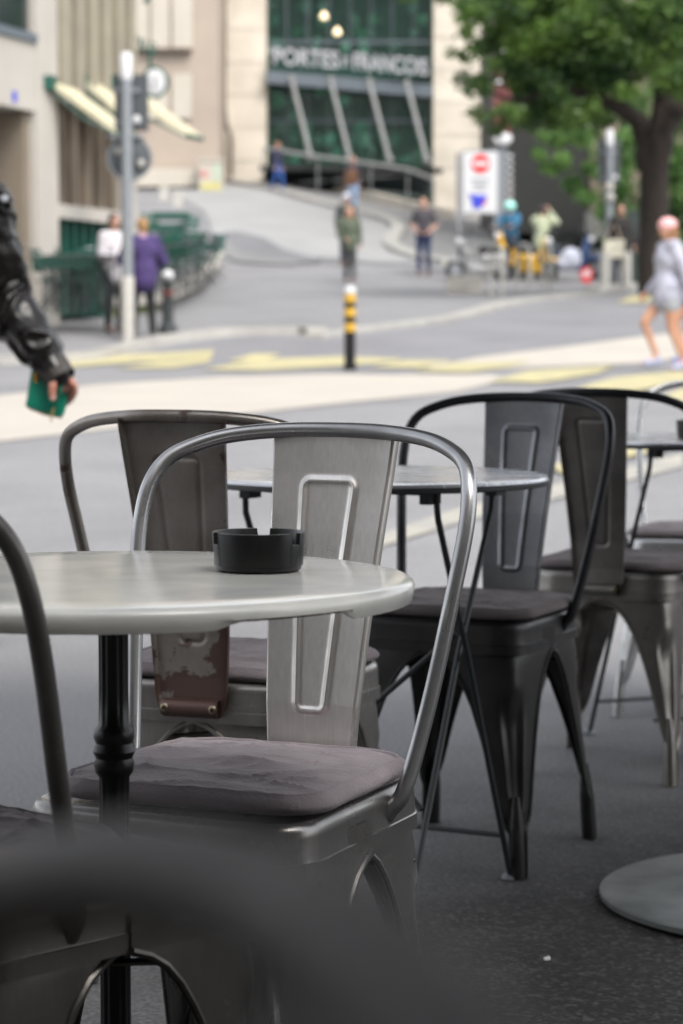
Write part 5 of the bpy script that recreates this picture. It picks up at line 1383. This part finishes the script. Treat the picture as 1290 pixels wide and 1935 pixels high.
def bollard():
    base = G(661, 700); t = thing('bollard', 'black bollard with three yellow bands and white cap in the middle of the road', 'bollard', base)
    k = base.y / F; z = lambda y: (701 - y) * k; r = 10.5 * k
    MB().lathe([(r * 1.25, 0), (r * 1.2, .05), (r, .08), (r, z(562)), (r * .9, z(560))], n=24).build('shaft', mat('bollard_black', (.006, .006, .006), .65, spec=.2), t)
    for y0, y1 in ((557, 573), (584, 600), (612, 628)):
        MB().lathe([(r * 1.01, z(y1)), (r * 1.03, z(y1) + .005), (r * 1.03, z(y0) - .005), (r * 1.01, z(y0))], n=24).build('yellow_band', M['post_yellow'], t)
    MB().lathe([(r * 1.02, z(556)), (r * 1.04, z(554)), (r * 1.0, z(546)), (r * .5, z(542)), (.01, z(541))], n=24).build('cap', M['white'], t)
bollard()
def small_post():
    base = G(317, 630); t = thing('bollard', 'black cast bollard with white ball top next to the purple coat', 'bollard', base); k = base.y / F
    MB().lathe([(.14, 0), (.13, .10), (.085, .14), (.075, .70), (.085, .72)], n=20).build('shaft', M['iron'], t)
    MB().lathe([(.078, .52), (.08, .53), (.08, .58), (.078, .59)], n=20).build('red_band', M['red_dark'], t)
    MB().ell((0, 0, .80), (.085, .085, .075), 14).build('ball_top', M['white'], t)
small_post()
def road_sign():
    base = G(866, 522); D = base.y; t = thing('road_sign', 'white rectangular road sign with red no entry disc and blue marking', 'road sign', base); k = D / F
    o = lambda x, y, d=0: P(x, y, D + d) - base
    for x in (866, 936):
        pb = o(x, 524); pb.z = 0
        MB().tube([pb, o(x, 290)], .05 if x < 900 else .03, 12).build('post', mat('sign_post', (.22, .22, .23), .5), t)
    b = MB(); b.box(o(907, 345, -.03), (64 * k, .04, 114 * k)); pn = b.build('panel', M['white'], t, False)
    b = MB(); b.box(o(907, 345, .0), (70 * k, .03, 120 * k)); b.build('panel_frame', M['galv'], t, False)
    def disc(cx, cy, r, m, name, d):
        b = MB(); b.lathe([(.001, 0), (r * k, 0), (r * k, .01), (.001, .01)], n=32); b.v = [Vector((v.x, v.z, v.y)) for v in b.v]
        q_ = b.build(name, m, pn); q_.location = o(cx, cy, d); return q_
    disc(908, 309, 17.5, M['red'], 'no_entry_disc', -.065)
    b = MB(); b.box(o(908, 309, -.07), (28 * k, .01, 9 * k)); b.build('white_bar', M['white'], pn, False)
    b = MB()
    for i, (x0, x1, y) in enumerate(((890, 924, 340), (893, 921, 349), (897, 917, 357))): b.box(o((x0 + x1) / 2, y, -.055), ((x1 - x0) * k, .01, 2.2 * k))
    b.build('grey_text_line', M['frame_grey'], pn, False)
    b = MB()
    b.box(o(904, 373, -.06), (30 * k, .012, 9 * k)); b.box(o(903, 383, -.06), (22 * k, .012, 11 * k)); b.box(o(889, 369, -.06), (6 * k, .012, 6 * k)); b.box(o(901, 391, -.06), (16 * k, .012, 5 * k))
    b.build('blue_pictogram', M['blue'], pn, False)
    b = MB(); b.box(o(915, 383, -.062), (4 * k, .012, 10 * k), Matrix.Rotation(R(35), 3, 'Y')); b.build('red_slash', M['red'], pn, False)
road_sign()
def rack():
    for i, (x0, x1, y) in enumerate(((926, 948, 566), (978, 1000, 560), (1026, 1040, 556))):
        a = G(x0, y - 4); c = G(x1, y); c.z = a.z
        hgt = (.95, .92, .9)[i]
        o = MB().tube(catmull([a, a + Vector((0, 0, hgt * .8)), a + (c - a) * .25 + Vector((0, 0, hgt)), a + (c - a) * .75 + Vector((0, 0, hgt)), c + Vector((0, 0, hgt * .8)), c], 6), .035, 10).build('bike_stand', M['hoopsteel'])
        o.location = (0, 0, 0)
        tag(o, ('steel bike hoop nearest the road sign', 'steel bike hoop in front of the orange yellow scooter', 'steel bike hoop rightmost, before the yellow scooter')[i], 'bike stand', 'steel bike hoops')
rack()
# stone block with slanted pale plates
sb = G(878, 556); t = thing('stone_planter', 'low grey stone block with slanting pale stripes at the foot of the road sign', 'planter', sb); k = sb.y / F
b = MB(); b.box((0, .2, 16 * k), (66 * k, .5, 32 * k)); b.box((0, .2, 33 * k), (70 * k, .55, 3 * k)); b.build('block', M['concrete'], t, False)
b = MB()
for x in (-14, -2, 10): b.box((x * k, -.08, 20 * k), (7 * k, .03, 32 * k), Matrix.Rotation(R(42), 3, 'Y'))
b.build('pale_stripe', M['white_dirty'], t, False)
# moped with white fairing just behind the block handled above; round red sign on the ground
rb = G(1108, 534); t = thing('portable_sign', 'small red round sign with white centre standing low by the shop opening', 'sign', rb); k = rb.y / F
b = MB(); b.lathe([(.001, 0), (12 * k, 0), (12 * k, .05), (.001, .05)], n=24); b.v = [Vector((v.x, v.z, v.y)) for v in b.v]; o = b.build('red_disc', M['red'], t); o.location = (0, 0, 17 * k)
b = MB(); b.lathe([(.001, 0), (7 * k, 0), (7 * k, .01), (.001, .01)], n=24); b.v = [Vector((v.x, v.z - .012, v.y)) for v in b.v]; o = b.build('white_centre', M['white'], t); o.location = (0, 0, 17 * k)
b = MB(); b.box((0, .03, 3 * k), (18 * k, .3, 5 * k)); b.build('foot', M['red'], t, False)
for i, (x, y, l) in enumerate(((1142, 548, 'white concrete bollard left of the person with the tote bag'), (1183, 545, 'white concrete bollard right of the person with the tote bag'))):
    g_ = G(x, y); o = MB().lathe([(.10, 0), (.10, .70), (.08, .76), (.01, .77)], n=18).build('concrete_bollard', M['white_dirty'], loc=g_); tag(o, l, 'bollard', 'white concrete bollards')
gbx = G(1200, 540); o = thing('utility_cabinet', 'narrow dark green cabinet between the tote bag carrier and the tree trunk', 'cabinet', gbx)
MB().box((0, .2, .78), (.28, .3, 1.56)).build('case', mat('cab_green', (.02, .035, .03), .5), o, False); MB().box((0, .2, 1.58), (.34, .36, .05)).build('lid', M['iron'], o, False)
# bin with posters up the street
g_ = G(398, 362); o = thing('poster_bin', 'pale box with faded red and yellow posters at the corner up the street', 'litter bin', g_); k = g_.y / F
MB().box((0, .3, 29 * k), (44 * k, .6, 56 * k)).build('box', M['stone_light'], o, False); MB().box((0, .3, 59 * k), (50 * k, .7, 5 * k)).build('lid', M['stone_light'], o, False)
MB().box((-13 * k, -.01, 33 * k), (12 * k, .02, 12 * k)).build('red_poster', mat('faded_red', (.46, .20, .19), .8), o, False)
MB().box((0, -.01, 10 * k), (36 * k, .02, 14 * k)).build('yellow_poster', mat('faded_yellow', (.46, .42, .17), .8), o, False)
MB().box((12 * k, -.01, 36 * k), (14 * k, .02, 30 * k)).build('green_poster', mat('faded_green', (.38, .44, .35), .8), o, False)

# cafe terrace on the left with green tables
def terrace_left():
    b = MB()
    edge = [G(60, 600), G(160, 599), G(232, 598), G(300, 588), G(345, 568), G(380, 545), G(402, 520), G(412, 500)]
    e = [Vector((p.x, p.y, 0)) for p in edge]
    n = len(e); vs = []; fs = []
    for p in e:
        z = gz(p.x, p.y) + .26
        vs += [Vector((p.x, p.y, z - .8)), Vector((p.x, p.y, z)), Vector((p.x - 14, p.y + 1.5, z)), ]
    for i in range(n - 1):
        a = 3 * i; c = a + 3; fs += [(a, c, c + 1, a + 1), (a + 1, c + 1, c + 2, a + 2)]
    b.add(vs, fs); struct(b.build('cafe_platform', M['walk'], smooth=False))
    b = MB(); rings = []
    for i, p in enumerate(e):
        z = gz(p.x, p.y) + .26; t_ = e[min(i + 1, n - 1)] - e[max(i - 1, 0)]; t_.normalize(); s = Vector((-t_.y, t_.x, 0)) * .14
        q = Vector((p.x, p.y, z)); rings += [q - s - Vector((0, 0, .10)), q - s + Vector((0, 0, .05)), q + s + Vector((0, 0, .05)), q + s - Vector((0, 0, .10))]
    fs = []
    for i in range(n - 1):
        a = i * 4; c = a + 4; fs += [(a, a + 1, c + 1, c), (a + 1, a + 2, c + 2, c + 1), (a + 2, a + 3, c + 3, c + 2)]
    b.add(rings, fs); b.f.append((0, 1, 2, 3)); struct(b.build('platform_coping', M['concrete'], smooth=False))
    b = MB(); vs = []
    for p in e[:4]:
        z = gz(p.x, p.y); vs += [Vector((p.x, p.y - .05, z)), Vector((p.x, p.y - .05, z + .15))]
    b.add(vs, [(0, 2, 3, 1), (2, 4, 5, 3), (4, 6, 7, 5)]); struct(b.build('mossy_wall_foot', M['moss'], smooth=False))
terrace_left()
def tz(px, py, D):
    p = P(px, py, D); p.z = gz(p.x, D) + .27; return p
def green_chair():
    t = thing('garden_chair', 'x', 'chair', (0, 0, 0), 0, 'green folding chairs on the side terrace')
    b = MB()
    for k in range(5): b.box((0, -.18 + .09 * k, .45), (.40, .07, .018))
    b.build('seat', M['green'], t, False)
    b = MB()
    for k in range(4): b.box((0, .22 + .012 * k, .60 + .085 * k), (.40, .018, .06))
    b.build('backrest', M['green'], t, False)
    for s in (-1, 1):
        MB().tube([(.19 * s, .27, .90), (.19 * s, -.20, .0)], .013, 6).build('leg', M['iron'], t)
        MB().tube([(.17 * s, -.18, .45), (.17 * s, .24, .0)], .013, 6).build('leg', M['iron'], t)
    return t
def green_table():
    t = thing('garden_table', 'x', 'table', (0, 0, 0), 0, 'green tables on the side terrace')
    b = MB().box((0, 0, .74), (.95, .95, .05)); b.build('tabletop', M['green'], t, False)
    b = MB().box((0, 0, .66), (.90, .90, .11)); b.build('apron', M['green'], t, False)
    for sx in (-1, 1):
        for sy in (-1, 1): MB().tube([(.32 * sx, .32 * sy, .7), (.32 * sx, .32 * sy, 0)], .016, 6).build('leg', M['iron'], t)
    return t
gt, gc = green_table(), green_chair()
tabs = [(135, 34.0, 'long green table top nearest, left of the white cardigan'), (185, 34.6, 'green table directly behind the white cardigan'), (150, 36.8, 'green table under the shopfront, second row left'), (312, 42, 'green table right of the purple coat, front of the slope'), (350, 46, 'green table on the right end of the side terrace'), (300, 49, 'green table halfway up the slope, left one'), (345, 53, 'green table halfway up the slope, right one'), (305, 56, 'green table highest but one on the side terrace'), (322, 60, 'topmost small green table up the slope')]
first = True
rr_ = random.Random(4)
for i, (x, D, lab) in enumerate(tabs):
    o = gt if first else copy_tree(gt); first = False
    o.location = tz(x, 500, D); o.rotation_euler.z = R(rr_.uniform(-15, 15)); o['label'] = lab
chs = [(100, 33.6), (165, 33.8), (215, 34.0), (120, 35.5), (200, 36), (300, 40.2), (325, 40.8), (355, 43), (385, 44.5), (330, 44), (290, 46), (372, 47.5), (325, 50.5), (362, 51), (290, 52.5), (330, 55), (290, 58), (352, 57), (395, 47)]
wd_ = ['leftmost by the beige pillar', 'in front of the long green table', 'right behind the white cardigan', 'in the second row by the green window frames', 'in the second row, nearer the signal pole', 'just right of the purple coat', 'next one right of the purple coat', 'in front of the right end table', 'at the outer edge of the side terrace', 'between the two front slope tables', 'half hidden by the signal pole, up the slope', 'beyond the right end table', 'in the middle of the slope', 'right of the slope middle', 'left on the upper slope behind the pole', 'on the upper slope centre', 'highest on the left of the slope', 'highest on the right of the slope', 'outermost at the curved terrace edge']
first = True
for i, (x, D) in enumerate(chs):
    o = gc if first else copy_tree(gc); first = False
    o.location = tz(x, 500, D); o.rotation_euler.z = R(rr_.uniform(0, 360)); o['label'] = 'dark green folding chair ' + wd_[i]
for i, (x, y, D, lab) in enumerate(((336, 383, 49.5, 'white menu card standing on a table of the slope'), (310, 372, 52, 'upper white menu card among the green tables'), (232, 462, 34.5, 'white folded napkins on the long green table'))):
    o = thing('menu_card', lab, 'menu card', P(x, y + 8, D)); 
    if i < 2: MB().add([(-.10, -.04, 0), (.10, -.04, 0), (.10, 0, .30), (-.10, 0, .30), (-.10, .04, 0), (.10, .04, 0)], [(0, 1, 2, 3), (5, 4, 3, 2)]).build('card', M['white_dirty'], o, False)
    else:
        o.location = P(168, 462, 33.9); o.name = 'napkin_stack'; o['category'] = 'napkins'; MB().box((0, 0, -.08), (.14, .12, .05)).box((.01, .01, -.045), (.10, .1, .02), Matrix.Rotation(.3, 3, 'Z')).build('paper', M['white'], o, False)
# dark iron railing round the outer end of the terrace
t = thing('iron_railing', 'dark iron railing round the outer edge of the green terrace', 'railing', tz(380, 520, 44))
b = MB(); pts = [tz(x, 500, D) for x, D in ((300, 37.5), (335, 39), (368, 42), (390, 46), (402, 51))]
cv = catmull(pts, 8)
b.tube([p + Vector((0, 0, .85)) for p in cv], .02, 6); b.tube([p + Vector((0, 0, .12)) for p in cv], .015, 6)
part(b, 'rail', M['iron'], t)
for p in cv[::4]: b = MB().tube([p, p + Vector((0, 0, .85))], .011, 5); part(b, 'bar', M['iron'], t)
t = thing('iron_railing', 'low dark railing before the green tables under the awnings', 'railing', tz(150, 560, 33.4))
b = MB(); pts = [tz(x, 500, 33.3) for x in (85, 240)]
b.tube([p + Vector((0, 0, .8)) for p in pts], .018, 6); part(b, 'rail', M['iron'], t)
for k in range(14):
    p = tz(88 + 11 * k, 500, 33.3); b = MB().tube([p, p + Vector((0, 0, .8))], .010, 5); part(b, 'bar', M['iron'], t)

# small litter on the asphalt
for i, (x, y, l, rz) in enumerate(((1033, 1815, 'tiny white scrap of paper on the dark asphalt in the lower right', 30), (722, 1868, 'dark flattened leaf scrap on the asphalt near the bottom edge', 70))):
    g_ = G(x, y); b = MB().add([(-.005, -.003, 0), (.004, -.004, .001), (.006, .002, .003), (-.003, .004, .001), (-.005, -.003, -.002), (.004, -.004, -.002), (.006, .002, -.002), (-.003, .004, -.002)], [(0, 1, 2, 3), (4, 7, 6, 5), (0, 4, 5, 1), (1, 5, 6, 2), (2, 6, 7, 3), (3, 7, 4, 0)])
    o = b.build('litter_scrap', M['white'] if i == 0 else M['iron'], loc=g_ + Vector((0, 0, .003))); o.rotation_euler.z = R(rz); tag(o, l, 'litter')
bpy.data.scenes.remove(TMP)
